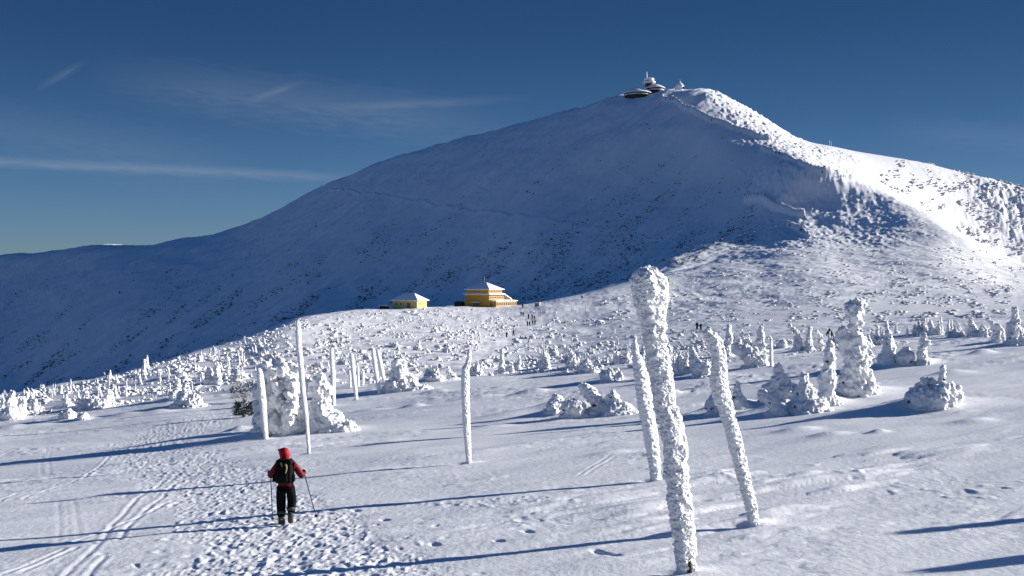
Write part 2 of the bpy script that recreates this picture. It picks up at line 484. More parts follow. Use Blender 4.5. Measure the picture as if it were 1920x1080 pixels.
rough = rough * sstep(-.15, .3, fbm2(xs / 1.6, ys / 2.2, 3))
Z[sub] += rough * (.05 * np.maximum(fbm2(xs / .42, ys / .6, 2) - .08, 0) - .035 * np.maximum(fbm2(xs / .6 + 4, ys / .8, 2) - .12, 0))
for _ in range(750):                                   # single boot prints in and beside the trail
    k = random.random() ** 1.2 * (len(TRAIL) - 1.001)
    i = int(k)
    t = k - i
    x0, y0, w0 = TRAIL[i]
    x1, y1, w1 = TRAIL[i + 1]
    w = (w0 + (w1 - w0) * t) * 1.1
    px, py = x0 + (x1 - x0) * t + random.gauss(0, .55) * w, y0 + (y1 - y0) * t + random.gauss(0, .5) * max(8, .2 * w)
    if py > 1085 or px > 1000:
        continue
    d = at(px, py)[1]
    add_bump(loc(px, d), d, random.uniform(-.020, -.006), random.uniform(.05, .09), random.uniform(.10, .17), random.uniform(-.6, .6), 1.6)
    if random.random() < .6:
        add_bump(loc(px, d) - .16, d - .12, random.uniform(.006, .02), .08, .08)
for px, py in [(1133, 1038), (1120, 1034), (1150, 1040), (668, 957), (722, 975), (680, 1037), (700, 1075), (990, 996), (815, 1020), (935, 1013)]:
    d = at(px, py)[1]
    add_bump(loc(px, d), d, -.045, .09, .17, 0.5, 1.6)

# ski and sledge tracks
TRACKS = [
    [(314, 897), (289, 916), (258, 933), (236, 960), (211, 983), (189, 1016), (172, 1033), (119, 1082)],
    [(325, 910), (303, 935), (267, 963), (239, 988), (222, 1012)],
    [(325, 938), (286, 958), (211, 990), (139, 1015)],
    [(119, 1030), (64, 1055), (2, 1078)], [(144, 1027), (95, 1048), (42, 1072)],
    [(0, 940), (42, 923), (92, 910)], [(44, 935), (89, 919), (155, 897), (194, 869), (205, 855)],
    [(197, 1044), (182, 1058), (164, 1082)], [(96, 838), (91, 860), (94, 890)], [(79, 852), (76, 875), (78, 890)],
    [(1145, 853), (1110, 874), (1085, 892)], [(1152, 857), (1125, 872), (1096, 892)],
    [(108, 938), (112, 990), (107, 1018)], [(138, 940), (146, 985), (149, 1012)],
]
for tr in TRACKS:
    pts = []
    for px, py in tr:
        d = at(px, py)[1]
        pts.append((loc(px, d), d))
    bd, sl_ = seg_dist(pts)
    faint = 0.2 if tr[0][0] in (108, 138, 96, 79) else 0.45 if tr[0][0] > 1000 else 0.75
    wob = 1 + .3 * gn2(X[sl_] / .6, Y[sl_] / .6)
    Z[sl_] += faint * (-0.012 * np.exp(-(bd / 0.05) ** 2) + 0.008 * np.exp(-((bd - .13) / 0.06) ** 2)) * wob

refresh()
# ------------------------------------------------------------------ the snow sheet itself
def grid_mesh(name, mat):
    n = NC * NR
    me = bpy.data.meshes.new(name)
    co = np.stack([X, Y, Z], -1).reshape(-1, 3).astype(np.float32)
    # the last column coincides with the first
    idx = np.arange(n).reshape(NC, NR)
    idx[-1] = idx[0]
    a, b, c, d_ = idx[:-1, :-1], idx[1:, :-1], idx[1:, 1:], idx[:-1, 1:]
    faces = np.stack([a, b, c, d_], -1).reshape(-1, 4)
    cap = idx[:-1, 0][::-1]
    nf = len(faces)
    me.vertices.add(n)
    me.vertices.foreach_set('co', co.ravel())
    loops = np.concatenate([faces.ravel(), cap]).astype(np.int32)
    me.loops.add(len(loops))
    me.loops.foreach_set('vertex_index', loops)
    me.polygons.add(nf + 1)
    me.polygons.foreach_set('loop_start', np.concatenate([np.arange(nf) * 4, [nf * 4]]).astype(np.int32))
    me.polygons.foreach_set('use_smooth', np.ones(nf + 1, dtype=bool))
    me.update(calc_edges=True)
    me.validate()
    me.materials.append(mat)
    o = bpy.data.objects.new(name, me)
    COL.objects.link(o)
    return o


def new_mat(name):
    m = bpy.data.materials.new(name)
    m.use_nodes = True
    return m, m.node_tree.nodes, m.node_tree.links, m.node_tree.nodes['Principled BSDF']


def snow_mat(name, col, bumps, rough=.65, spec=.25, col2=None, cscale=.5):
    m, n, l, p = new_mat(name)
    p.inputs['Base Color'].default_value = (*col, 1)
    p.inputs['Roughness'].default_value = rough
    p.inputs['Specular IOR Level'].default_value = spec
    tc = n.new('ShaderNodeTexCoord')
    last = None
    for sc, dist, st in bumps:
        t = n.new('ShaderNodeTexNoise')
        t.inputs['Scale'].default_value = sc
        t.inputs['Detail'].default_value = 5
        t.inputs['Roughness'].default_value = .6
        l.new(tc.outputs['Object'], t.inputs['Vector'])
        b = n.new('ShaderNodeBump')
        b.inputs['Strength'].default_value = st
        b.inputs['Distance'].default_value = dist
        l.new(t.outputs[0], b.inputs['Height'])
        if last:
            l.new(last.outputs[0], b.inputs['Normal'])
        last = b
    if last:
        l.new(last.outputs[0], p.inputs['Normal'])
    if col2:
        t = n.new('ShaderNodeTexNoise')
        t.inputs['Scale'].default_value = cscale
        t.inputs['Detail'].default_value = 4
        l.new(tc.outputs['Object'], t.inputs['Vector'])
        mx = n.new('ShaderNodeMix')
        mx.data_type = 'RGBA'
        mx.inputs['A'].default_value = (*col, 1)
        mx.inputs['B'].default_value = (*col2, 1)
        l.new(t.outputs[0], mx.inputs['Factor'])
        l.new(mx.outputs['Result'], p.inputs['Base Color'])
    return m


def plain_mat(name, col, rough=.7, spec=.3, col2=None, cscale=4., bump=0., bscale=30.):
    return snow_mat(name, col, [(bscale, .02, bump)] if bump else [], rough, spec, col2, cscale)


M_SNOW = snow_mat('snow', (.80, .81, .83), [(7, .05, .35), (45, .012, .5)], .6, .3, (.86, .865, .875), .35)
M_RIME = snow_mat('rime', (.86, .865, .875), [(9, .06, .5), (38, .02, .6)], .6, .25)
M_FROST = snow_mat('frosted_twigs', (.86, .865, .875), [(6, .08, .5)], .8, .15, (.68, .68, .68), 2.2)
M_WOOD = plain_mat('weathered_wood', (.085, .058, .045), .85, .15, (.04, .028, .022), 6)
M_GREEN = plain_mat('spruce_needles', (.035, .05, .035), .8, .2, (.06, .07, .045), 3)
M_SCRUB = plain_mat('dwarf_pine', (.05, .06, .06), .9, .1, (.30, .31, .32), .5)
M_TUFT = snow_mat('frosted_tuft', (.52, .52, .52), [], .9, .1, (.84, .84, .85), .8)


def link(name, me, parent=None):
    o = bpy.data.objects.new(name, me)
    COL.objects.link(o)
    if parent:
        o.parent = parent
    return o


def tag(o, label=None, cat=None, group=None, kind=None):
    if label:
        o['label'] = label
    if cat:
        o['category'] = cat
    if group:
        o['group'] = group
    if kind:
        o['kind'] = kind
    return o


def thing(name, label, cat, loc_=(0, 0, 0), rz=0, group=None):
    o = bpy.data.objects.new(name, None)
    o.empty_display_size = .3
    COL.objects.link(o)
    o.location = loc_
    o.rotation_euler = (0, 0, rz)
    return tag(o, label, cat, group)


def np_mesh(name, v, f, mat, smooth=True):
    me = bpy.data.meshes.new(name)
    me.from_pydata([tuple(map(float, p)) for p in v], [], [tuple(map(int, q)) for q in f])
    if smooth:
        me.polygons.foreach_set('use_smooth', [True] * len(me.polygons))
    me.update()
    if mat:
        me.materials.append(mat)
    return me


def big_mesh(name, v, f, mat, smooth=True):
    """triangle mesh from arrays"""
    me = bpy.data.meshes.new(name)
    nf = len(f)
    me.vertices.add(len(v))
    me.vertices.foreach_set('co', np.asarray(v, np.float32).ravel())
    me.loops.add(nf * 3)
    me.loops.foreach_set('vertex_index', np.asarray(f, np.int32).ravel())
    me.polygons.add(nf)
    me.polygons.foreach_set('loop_start', np.arange(nf, dtype=np.int32) * 3)
    me.polygons.foreach_set('use_smooth', np.full(nf, smooth))
    me.update(calc_edges=True)
    me.validate()
    me.materials.append(mat)
    return me


def ico(sub_):
    bm = bmesh.new()
    bmesh.ops.create_icosphere(bm, subdivisions=sub_, radius=1)
    v = np.array([p.co[:] for p in bm.verts])
    f = np.array([[q.index for q in t.verts] for t in bm.faces])
    bm.free()
    return v, f


ICO1, ICO2 = ico(1), ico(2)


def verts_normals(me):
    n = len(me.vertices)
    co, no = np.empty(n * 3), np.empty(n * 3)
    me.vertices.foreach_get('co', co)
    me.vertices.foreach_get('normal', no)
    return co.reshape(-1, 3), no.reshape(-1, 3)


def remeshed(v, f, voxel):
    me = bpy.data.meshes.new('temp')
    me.from_pydata(v.tolist(), [], f.tolist())
    o = link('temp', me)
    md = o.modifiers.new('r', 'REMESH')
    md.mode = 'VOXEL'
    md.voxel_size = voxel
    md.use_smooth_shade = True
    dg = bpy.context.evaluated_depsgraph_get()
    out = bpy.data.meshes.new_from_object(o.evaluated_get(dg))
    bpy.data.objects.remove(o)
    bpy.data.meshes.remove(me)
    return out


def rime_mesh(name, blobs, voxel=.09, amp=.11, scale=.42, seed=0, fine=.045, mat=None):
    """knobbly mass of wind-packed rime: blobs fused into one skin, then roughened"""
    v, f, o = [], [], 0
    for (x, y, z, rx, ry, rz) in blobs:
        v.append(ICO2[0] * (rx, ry, rz) + (x, y, z))
        f.append(ICO2[1] + o)
        o += len(ICO2[0])
    me = remeshed(np.concatenate(v), np.concatenate(f), voxel)
    me.name = name
    co, no = verts_normals(me)                              # a blunt wedge, sheared so more of the sunlit side shows
    co[:, 0] += np.where(co[:, 1] < 0, .38, .0) * co[:, 1]
    me.vertices.foreach_set('co', co.astype(np.float32).ravel())
    me.update()
    for it in range(3):
        co, no = verts_normals(me)
        p = co / (scale * (1, .4, .19)[it]) * (1, 1, .8) + seed * 13.7 + 50
        if it == 0:
            d = amp * (3.0 * np.abs(gn3(p)) - .8) + amp * .4 * gn3(p * 2.1)
        else:
            d = fine * (1.5, .8)[it - 1] * (2.8 * np.abs(gn3(p)) - .6)
        if it == 2:                                         # frost feathers
            d = d + fine * 2.6 * np.maximum(gn3(p * 1.6 + 9) - .22, 0)
        co = co + no * d[:, None]
        me.vertices.foreach_set('co', co.astype(np.float32).ravel())
        me.update()
    me.polygons.foreach_set('use_smooth', [True] * len(me.polygons))
    me.materials.append(mat or M_RIME)
    return me


# ------------------------------------------------------------------ rime trees: shapes
def spire(h, w, r, lean=0., hook=0., x=0., y=0., base=1.0, taper=.62):
    """a narrow spruce plastered with rime: lumps stacked round a bending axis"""
    out = []
    n = max(4, int(h / (w * .26)))
    for k in range(n):
        t = k / (n - 1)
        rad = w / 2 * (1 - taper * t ** .9) * (.86 + .28 * r.random())
        cx = x + lean * h * t ** 1.4 + hook * w * max(0, t - .7) / .3
        z = h * (t * .93)
        out.append((cx, y, z, rad * .80, rad * .80, rad * .95))
        for q in range(2 if t < .85 else 1):
            a = r.random() * 6.283
            rr = rad * (.42 + .25 * r.random())
            s = rad * (.62 if t < .9 else .4) * base
            out.append((cx + math.cos(a) * s, y + math.sin(a) * s, z - rr * .3, rr, rr, rr * (1.0 + .5 * r.random())))
    return out


def mound(w, h, r, x=0., y=0., n=7, dpt=.8):
    out = [(x, y, h * .3, w * .31, w * .31 * dpt, h * .5)]
    for k in range(n + 5):
        a, q = r.random() * 6.283, r.random() ** .5
        rr = w * (.10 + .11 * r.random())
        out.append((x + math.cos(a) * q * w * .34, y + math.sin(a) * q * w * .34 * dpt, h * (.25 + .5 * r.random() * (1.2 - q)), rr, rr, rr * (1 + .6 * r.random())))
    return out


def skirt(w, x=0, y=0, h=.3):
    return [(x, y, .0, w, w * .9, h)]


def bush(w, h, r, n=9):
    """several short leaning stems side by side"""
    out = []
    for k in range(n):
        x = (r.random() - .5) * w * .8
        y = (r.random() - .5) * w * .6
        hh = h * (.45 + .55 * r.random()) * (1 - .5 * abs(x) / w)
        out += spire(hh, w * .26, r, lean=(r.random() - .65) * .35, x=x, y=y, taper=.7)[::1]
    out.append((0, 0, h * .12, w * .38, w * .3, h * .22))
    return out


def needles(o, me, r, n):
    """dark sprays of needles that show under the loaded boughs"""
    co, no = verts_normals(me)
    ok = np.nonzero((no[:, 2] < -.15) & (co[:, 2] > co[:, 2].max() * .10) & (co[:, 2] < co[:, 2].max() * .9))[0]
    if len(ok) < 4:
        return
    v, f, k = [], [], 0
    cs = []
    for _ in range(n):
        i0 = ok[r.randrange(len(ok))]
        near_ = ok[np.argsort(((co[ok] - co[i0]) ** 2).sum(1))[:max(3, len(ok) // 60)]]
        cs += [near_[r.randrange(len(near_))] for _ in range(r.randrange(1, 6))]
    for i in cs:
        c, nn = co[i], no[i]
        s_ = r.uniform(.04, .10)
        for q in range(7):
            d = np.array([r.gauss(0, 1), r.gauss(0, 1), r.gauss(-.5, .7)]) + nn
            d /= np.linalg.norm(d) + 1e-9
            e = np.cross(d, (r.gauss(0, 1), r.gauss(0, 1), r.gauss(0, 1)))
            e *= s_ * .35 / (np.linalg.norm(e) + 1e-9)
            g_ = np.cross(d, e)
            b0 = c - nn * .05
            v += [b0 + e, b0 - e * .5 + g_ * .8, b0 - e * .5 - g_ * .8, c + d * s_ * 1.3]
            f += [(k, k + 1, k + 3), (k + 1, k + 2, k + 3), (k + 2, k, k + 3)]
            k += 4
    link('needles', big_mesh('needles', np.array(v), np.array(f), M_GREEN, False), o)


PLACED = []


def px_m(px_len, d):
    return px_len / F * d


def place_tree(name, me, px, py, label, cat='tree', group=None, rz=0., sc=(1, 1, 1), sink=.12, D_=None):
    if D_:
        x, d = loc(px, D_), D_
        z = gz(x, d)
    else:
        x, d, z = at(px, py)
    o = link(name, me)
    o.location = (x, d, z - sink)
    o.rotation_euler = (0, 0, rz)
    o.scale = sc
    tag(o, label, cat, group)
    PLACED.append((px, py, d))
    return o


# hero trees: base pixel, top row, width in pixels and a builder in metres
HERO = []


def hero(px, py, top, wpx, label, fn, name='rime_tree', drift=.25, voxel=None, **kw):
    HERO.append((px, py, top, wpx, label, fn, name, drift, voxel, kw))


def t_big(h, w, r):
    s = h / 8.0
    B = [(.10 * s, 0, .45 * s, 1.75 * s, 1.5 * s, .9 * s), (-.35 * s, 0, 1.1 * s, 1.15 * s, 1.0 * s, .9 * s), (.45 * s, .1, 1.3 * s, 1.05 * s, .9 * s, .8 * s)]
    for z, x, rr in ((2.0, -.05, 1.05), (2.7, .12, 1.0), (3.3, -.1, .9), (3.9, .0, .72), (4.5, .02, .6), (5.1, -.08, .5)):
        B.append((x * s, 0, z * s, rr * s, rr * s * .9, .62 * s))
        for k in range(3):
            a = r.random() * 6.28
            q = rr * .45
            B.append(((x + math.cos(a) * rr * .7) * s, math.sin(a) * rr * .7 * s, (z - .1) * s, q * s, q * s, q * 1.3 * s))
    B += [(-.2 * s, 0, 5.7 * s, .58 * s, .55 * s, .5 * s), (-.25 * s, 0, 6.4 * s, .62 * s, .6 * s, .6 * s), (-.1 * s, 0, 7.05 * s, .82 * s, .75 * s, .75 * s), (-.55 * s, 0, 6.75 * s, .5 * s, .45 * s, .42 * s), (.15 * s, 0, 7.5 * s, .52 * s, .5 * s, .4 * s)]
    B += [(-1.2 * s, 0, 4.9 * s, .5 * s, .45 * s, .55 * s), (-1.05 * s, 0, 4.3 * s, .52 * s, .5 * s, .5 * s), (-.85 * s, .1, 3.7 * s, .6 * s, .5 * s, .5 * s), (-1.35 * s, 0, 5.3 * s, .36 * s, .36 * s, .32 * s), (.75 * s, .2, 3.9 * s, .42 * s, .4 * s, .5 * s), (1.0 * s, .2, 3.2 * s, .42 * s, .4 * s, .4 * s)]
    return B


def t_column(h, w, r):
    return spire(h, w, r, lean=.03, taper=.55) + skirt(w * .55, .1 * w, 0, .35)


def t_hook(h, w, r):
    return spire(h, w * .85, r, lean=-.02, hook=-.75, taper=.55) + skirt(w * .5, 0, 0, .3)


def t_peak(h, w, r):
    return spire(h, w, r, lean=-.06, taper=.66) + mound(w * 1.1, h * .5, r, w * .18) + skirt(w * .7, .2 * w, 0, .3)


def t_lean(h, w, r):
    B = []
    for k in range(9):
        t = k / 8
        rr = w * (.26 - .12 * t) * (.9 + .3 * r.random())
        B.append((w * (.30 - .72 * t), 0, h * (.12 + .80 * math.sin(t * 1.5)), rr, rr * .9, rr * 1.1))
        a = r.random() * 6.28
        B.append((w * (.30 - .70 * t) + rr * .5 * math.cos(a), rr * .6 * math.sin(a), h * (.06 + .72 * math.sin(t * 1.5)), rr * .7, rr * .7, rr * .9))
    return B + skirt(w * .4, .1 * w, 0, .3)


def t_bush(h, w, r):
    return bush(w, h, r)


def t_mound(h, w, r):
    return mound(w, h, r) + skirt(w * .45, 0, 0, .25)


def t_stick(h, w, r):
    B = mound(w, h * .48, r, n=12)
    for k in range(10):
        t = k / 9
        B.append((w * (.08 + .08 * t), 0, h * (.3 + .66 * t), w * .075 * (1.15 - .35 * t), w * .07, h * .07))
    B += [(-w * .12, 0, h * .62, w * .12, w * .1, h * .09), (-w * .16, 0, h * .70, w * .08, w * .08, h * .07), (w * .34, 0, h * .34, w * .13, w * .12, h * .14), (w * .38, 0, h * .46, w * .1, w * .09, h * .08)]
    return B + skirt(w * .5, .05 * w, 0, .25)


def t_thorn(h, w, r):
    B = spire(h * .78, w, r, taper=.45)
    for k in range(6):
        t = k / 5
        B.append((-w * .02 - w * .06 * t, 0, h * (.7 + .28 * t), w * .11 * (1.1 - .5 * t), w * .1, h * .05))
    return B


def t_twin(h, w, r):
    return spire(h, w * .5, r, x=w * .18, taper=.5) + spire(h * .72, w * .52, r, x=-w * .24, y=.1, taper=.4) + mound(w, h * .4, r, n=5)


def t_arch(h, w, r):
    """bowed over by the load: two shoulders and a hollow between them"""
    s = h
    B = [(-.22 * w, 0, .30 * s, .24 * w, .26 * w, .30 * s), (.20 * w, 0, .30 * s, .25 * w, .25 * w, .30 * s), (.16 * w, .1, .80 * s, .26 * w, .24 * w, .17 * s),
         (.22 * w, 0, .60 * s, .24 * w, .24 * w, .2 * s), (-.14 * w, -.15, .62 * s, .24 * w, .22 * w, .16 * s), (-.02 * w, 0, .88 * s, .20 * w, .2 * w, .12 * s),
         (-.36 * w, 0, .28 * s, .18 * w, .2 * w, .26 * s), (.0, -.3, .45 * s, .13 * w, .12 * w, .12 * s), (-.1 * w, -.35, .30 * s, .12 * w, .1 * w, .12 * s), (.24 * w, -.3, .35 * s, .15 * w, .12 * w, .2 * s),
         (.05 * w, -.1, .08 * s, .46 * w, .36 * w, .13 * s)]
    for x_, z_, s_ in ((.30, .72, .13), (.34, .55, .12), (.10, .66, .11), (.02, .52, .09), (.36, .36, .13), (.14, .40, .10), (-.10, .40, .10), (.28, .22, .14), (.0, .18, .12), (-.26, .60, .13), (.22, .90, .10), (-.04, .97, .08), (-.2, .22, .12)):
        B.append((x_ * w, -(.24 + .16 * r.random()) * w, z_ * s, s_ * w * .85, s_ * w, s_ * w * 1.3))
    for k in range(14):
        a = r.random() * 6.28
        z = .15 + .75 * r.random()
        rr = w * (.08 + .05 * r.random())
        B.append((.36 * w * math.cos(a) * (1 - .25 * z), .26 * w * math.sin(a), z * s, rr, rr, rr * 1.2))
    return B


def t_fat(h, w, r):
    B = spire(h * .96, w * .75, r, lean=-.02, taper=.5) + mound(w * 1.05, h * .55, r, w * .02, n=10)
    return B + [(w * .38, -.1, .12, w * .5, w * .36, h * .16), (w * .15, -.15, h * .15, w * .36, w * .3, h * .2)]


hero(1608, 738, 550, 92, 'tallest rime tree, a stack of snow lumps with a bulbous head', t_big, drift=.3)
hero(1553, 757, 632, 46, 'narrow rime column standing between the tallest rime tree and the white cone-shaped trees', t_column)
hero(1464, 752, 684, 66, 'wide peaked lump of rime behind the cone next to the narrow rime column', t_peak)
hero(1512, 773, 699, 60, 'smooth pointed rime cone just in front of the narrow rime column', t_peak)
hero(1447, 778, 730, 46, 'low rime stump leaning left beside the wide peaked lump, nearest of that cluster', t_lean)
hero(1752, 762, 682, 104, 'sprawling rime bush with one bare upright stick, alone on the open snow', t_stick, drift=.35)
hero(1666, 681, 602, 34, 'rime tree topped by a thin thorn behind and beside the tallest rime tree', t_thorn)
hero(1700, 680, 640, 40, 'squat shaded snow lump between the thorn-topped tree and a white knobby one', t_mound)
hero(1730, 681, 624, 34, 'knobby sunlit rime tree with a pointed tip beside the squat shaded snow lump', t_column)
hero(1870, 641, 594, 26, 'hooked rime column beside the tallest tree of the far clump at the frame edge', t_hook)
hero(1902, 646, 574, 34, 'upright rime tree with a round head at the end of the far tree line', t_column)
hero(1365, 668, 606, 24, 'slim rime column with a dark foot behind the pole that has a bent tip', t_column)
hero(1393, 662, 613, 50, 'broad cauliflower-shaped rime tree beside the slim column with the dark foot', t_bush)
hero(1425, 660, 611, 26, 'upright shaded rime tree just right of the broad cauliflower-shaped one', t_column)
hero(1408, 689, 648, 60, 'rime tree bent low in an arch of snow beside a thin white post', t_lean)
hero(1497, 656, 605, 24, 'rime spire with a tip hooked left, left one of two side by side', t_hook)
hero(1517, 656, 612, 20, 'plain pointed rime spire, right one of two side by side', t_column)
hero(1537, 653, 613, 26, 'stooping rime tree just right of the two spires that stand side by side', t_hook)
hero(1468, 652, 631, 22, 'small rounded rime shrub left of the two spires that stand side by side', t_mound, 'rime_shrub')
hero(1282, 702, 650, 50, 'ragged rime bush between the thickest pole and the pole with a bent tip', t_bush)
hero(1320, 706, 668, 48, 'rounded rime bush touching the pole with a bent tip', t_mound)
hero(1386, 767, 711, 32, 'short rime cone close behind the pole with a bent tip', t_peak)
hero(1338, 776, 722, 34, 'low snow-covered stump half hidden behind the pole with a bent tip', t_mound)
hero(1078, 778, 738, 56, 'low shaded snow boulder of rime at the front of the triple lump', t_mound, drift=.3)
hero(1112, 772, 716, 48, 'dome-shaped rime lump, tallest of the triple lump on the open snow', t_lean, drift=.2)
hero(1152, 773, 731, 50, 'rime lump with a sharp shoulder at the right of the triple lump', t_peak, drift=.25)
hero(1145, 714, 684, 46, 'bright rime hump behind the triple lump', t_mound, drift=.3)
hero(1098, 700, 681, 50, 'flat rime hump with a long shadow behind the triple lump', t_mound, drift=.3)
hero(1166, 681, 645, 40, 'bushy branching rime shrub just behind the shorter pole next to the thickest pole', t_bush, 'rime_shrub')
hero(940, 699, 653, 15, 'lone slender rime finger on the middle plain', t_column)
hero(1019, 692, 638, 30, 'branching rime tree on the middle plain, taller neighbour of the slender finger', t_bush)
hero(1072, 691, 645, 22, 'rime spire bending left on the middle plain beyond the triple lump', t_hook)
hero(893, 704, 668, 26, 'rime bush just right of the lone white pole on the open snow', t_bush, 'rime_shrub')
hero(973, 692, 664, 10, 'thin rime spire between the slender finger and the branching tree', t_column)
hero(957, 699, 680, 18, 'little rime mound at the foot of the slender finger', t_mound, 'rime_shrub')
hero(750, 731, 676, 66, 'fat rime tree beside the two leaning poles, bright on one side', t_fat, drift=.3)
hero(815, 713, 671, 44, 'rime tree with a pointed crown between the fat tree and the white pole', t_bush)
hero(842, 710, 688, 22, 'small smooth rime cone right of the pointed-crowned tree', t_peak, 'rime_shrub')
hero(531, 811, 671, 92, 'big bowed rime tree with a dark hollow, between two poles near the hiker', t_arch, drift=.25)
hero(604, 808, 694, 76, 'stout rime tree with a snow skirt, just right of the tallest slender pole', t_fat, drift=.25)
hero(488, 808, 745, 36, 'shaded rime shoulder behind the short pole left of the bowed tree', t_mound)
hero(332, 749, 711, 30, 'rime cone behind a rounder one at the edge of the trodden trail', t_column)
hero(350, 762, 723, 46, 'round rime mound close to the trodden trail, right of the rime cone', t_peak)
hero(203, 757, 724, 30, 'smooth domed rime finger in the clump above the snow pool shadow', t_hook)
hero(186, 764, 741, 40, 'low rime mass leaning against the smooth domed finger', t_mound)
hero(160, 764, 734, 30, 'knobby rime tree left of the smooth domed finger', t_column)
hero(126, 763, 740, 18, 'pointed rime tree with a shaded side above the snow pool shadow', t_peak)
hero(21, 786, 734, 36, 'tall rime tree at the very edge of the frame in a thick clump', t_column)
hero(42, 777, 745, 30, 'rime tree just right of the edge-of-frame one in the thick clump', t_column)
hero(8, 785, 765, 22, 'low rime lump at the foot of the edge-of-frame tree', t_mound)
hero(36, 780, 760, 18, 'rime finger in front of the thick clump', t_column)
hero(66, 772, 748, 18, 'smaller rime tree ending the thick clump', t_column)
hero(130, 785, 766, 34, 'white snow boulder in front of the pool-shaped shadow', t_mound, drift=.3)
hero(158, 786, 770, 22, 'smaller snow boulder right of the white one', t_mound)
hero(275, 690, 665, 9, 'needle-thin rime spire on the rim of the plain', t_column)
hero(270, 702, 672, 12, 'rime spire just below the needle-thin one on the rim', t_column)
hero(400, 720, 678, 34, 'twin-topped rime tree standing left of the dark bush', t_twin)
hero(337, 706, 684, 16, 'rime cone among the small trees below the rim', t_peak)
hero(206, 712, 693, 8, 'round-topped rime spire on the rim above the domed finger', t_column)
hero(1047, 770, 744, 60, 'long smooth snowdrift hump left of the triple lump', t_mound, 'snow_hump', drift=.35)

# poles: (column, row, width in pixels) from the top down
POLES = [
    ('thickest rime-crusted pole in front, with a swollen head and bare wood at its foot', 1290, 1072,
     [(1219, 500, 38), (1218, 512, 66), (1219, 535, 72), (1222, 562, 66), (1223, 590, 52), (1228, 615, 45), (1231, 647, 43), (1240, 702, 43), (1247, 758, 41), (1257, 791, 45), (1266, 830, 46), (1268, 869, 45), (1273, 920, 46), (1278, 955, 44), (1284, 1008, 41), (1287, 1045, 38), (1290, 1076, 34)], .045),
    ('leaning rime-crusted pole with a tip bent to the left', 1416, 984,
     [(1319, 631, 14), (1326, 628, 22), (1336, 634, 26), (1344, 648, 27), (1349, 680, 30), (1348, 712, 34), (1355, 745, 33), (1363, 770, 29), (1373, 805, 27), (1383, 845, 27), (1394, 890, 25), (1404, 930, 23), (1411, 960, 21), (1416, 988, 21)], .03),
    ('shorter pole close behind the thickest rime-crusted pole', 1231, 900,
     [(1192, 634, 8), (1192, 655, 11), (1198, 682, 22), (1205, 720, 30), (1210, 755, 31), (1216, 790, 29), (1222, 825, 27), (1227, 865, 23), (1231, 904, 19)], .03),
    ('lone white pole on the open snow with a narrower upper half', 879, 868,
     [(880, 655, 6), (880, 668, 9), (877, 684, 11), (873, 694, 15), (873, 730, 16), (874, 770, 15), (876, 810, 14), (878, 845, 11), (880, 872, 8)], .02),
    ('tallest slender pole, streaked with bare wood, right of the bowed rime tree', 580, 850,
     [(558, 600, 6), (559, 608, 10), (560, 640, 11), (564, 680, 11), (568, 730, 10), (573, 770, 9), (577, 815, 7), (580, 854, 6)], .012),
    ('short stout pole left of the bowed rime tree', 498, 823,
     [(485, 690, 6), (487, 698, 11), (490, 725, 14), (493, 755, 14), (496, 790, 11), (499, 827, 9)], .02),
    ('pole rising behind the stout rime tree with a snow skirt', 626, 760,
     [(622, 651, 6), (622, 660, 9), (624, 700, 9), (626, 765, 8)], .014),
    ('single pole with a ragged top left of the two leaning poles', 668, 749,
     [(659, 662, 6), (660, 670, 9), (663, 700, 9), (667, 735, 7), (669, 753, 6)], .016),
    ('left one of the two leaning poles beside the fat rime tree', 712, 738,
     [(699, 654, 6), (700, 660, 8), (704, 690, 9), (709, 720, 8), (713, 742, 7)], .014),
    ('right one of the two leaning poles beside the fat rime tree', 722, 724,
     [(707, 655, 6), (709, 662, 8), (714, 685, 9), (719, 708, 8), (724, 728, 7)], .014),
    ('thin post in the snow beside the arched rime tree', 1447, 687,
     [(1445, 641, 5), (1446, 650, 7), (1446, 665, 7), (1447, 690, 7)], .012),
    ('thinnest post of the three small ones behind the ragged-topped pole', 656, 726, [(655, 694, 3), (656, 700, 4.5), (657, 729, 4.5)], .01),
    ('tallest post of the three small ones behind the ragged-topped pole', 672, 724, [(670, 682, 3), (671, 690, 5), (672, 727, 5)], .01),
    ('shortest post of the three small ones behind the ragged-topped pole', 680, 722, [(681, 695, 4), (681, 700, 5.5), (680, 725, 5)], .01),
]


def tube(pts, rads, seg=24, cap=True):
    """rings along a polyline in the x-z plane; returns verts, faces, axis parameter"""
    pts = np.asarray(pts, float)
    n = len(pts)
    tan = np.gradient(pts, axis=0)
    tan /= np.linalg.norm(tan, axis=1)[:, None]
    side = np.cross(tan, (0, 1, 0))
    side /= np.linalg.norm(side, axis=1)[:, None] + 1e-12
    oth = np.cross(side, tan)
    a = np.arange(seg) / seg * 2 * math.pi
    v = pts[:, None, :] + rads[:, None, None] * (np.cos(a)[None, :, None] * side[:, None, :] + np.sin(a)[None, :, None] * oth[:, None, :])
    i = np.arange(n * seg).reshape(n, seg)
    j = np.roll(i, -1, 1)
    q = np.stack([i[:-1], j[:-1], j[1:], i[1:]], -1).reshape(-1, 4)
    f = np.concatenate([q[:, [0, 1, 2]], q[:, [0, 2, 3]]])
    v = v.reshape(-1, 3)
    if cap:
        v = np.concatenate([v, pts[:1], pts[-1:]])
        c0, c1 = len(v) - 2, len(v) - 1
        f = np.concatenate([f, np.stack([i[0], np.full(seg, c0), j[0]], -1)[:, [0, 1, 2]], np.stack([i[-1], j[-1], np.full(seg, c1)], -1)])
    return v, f, side


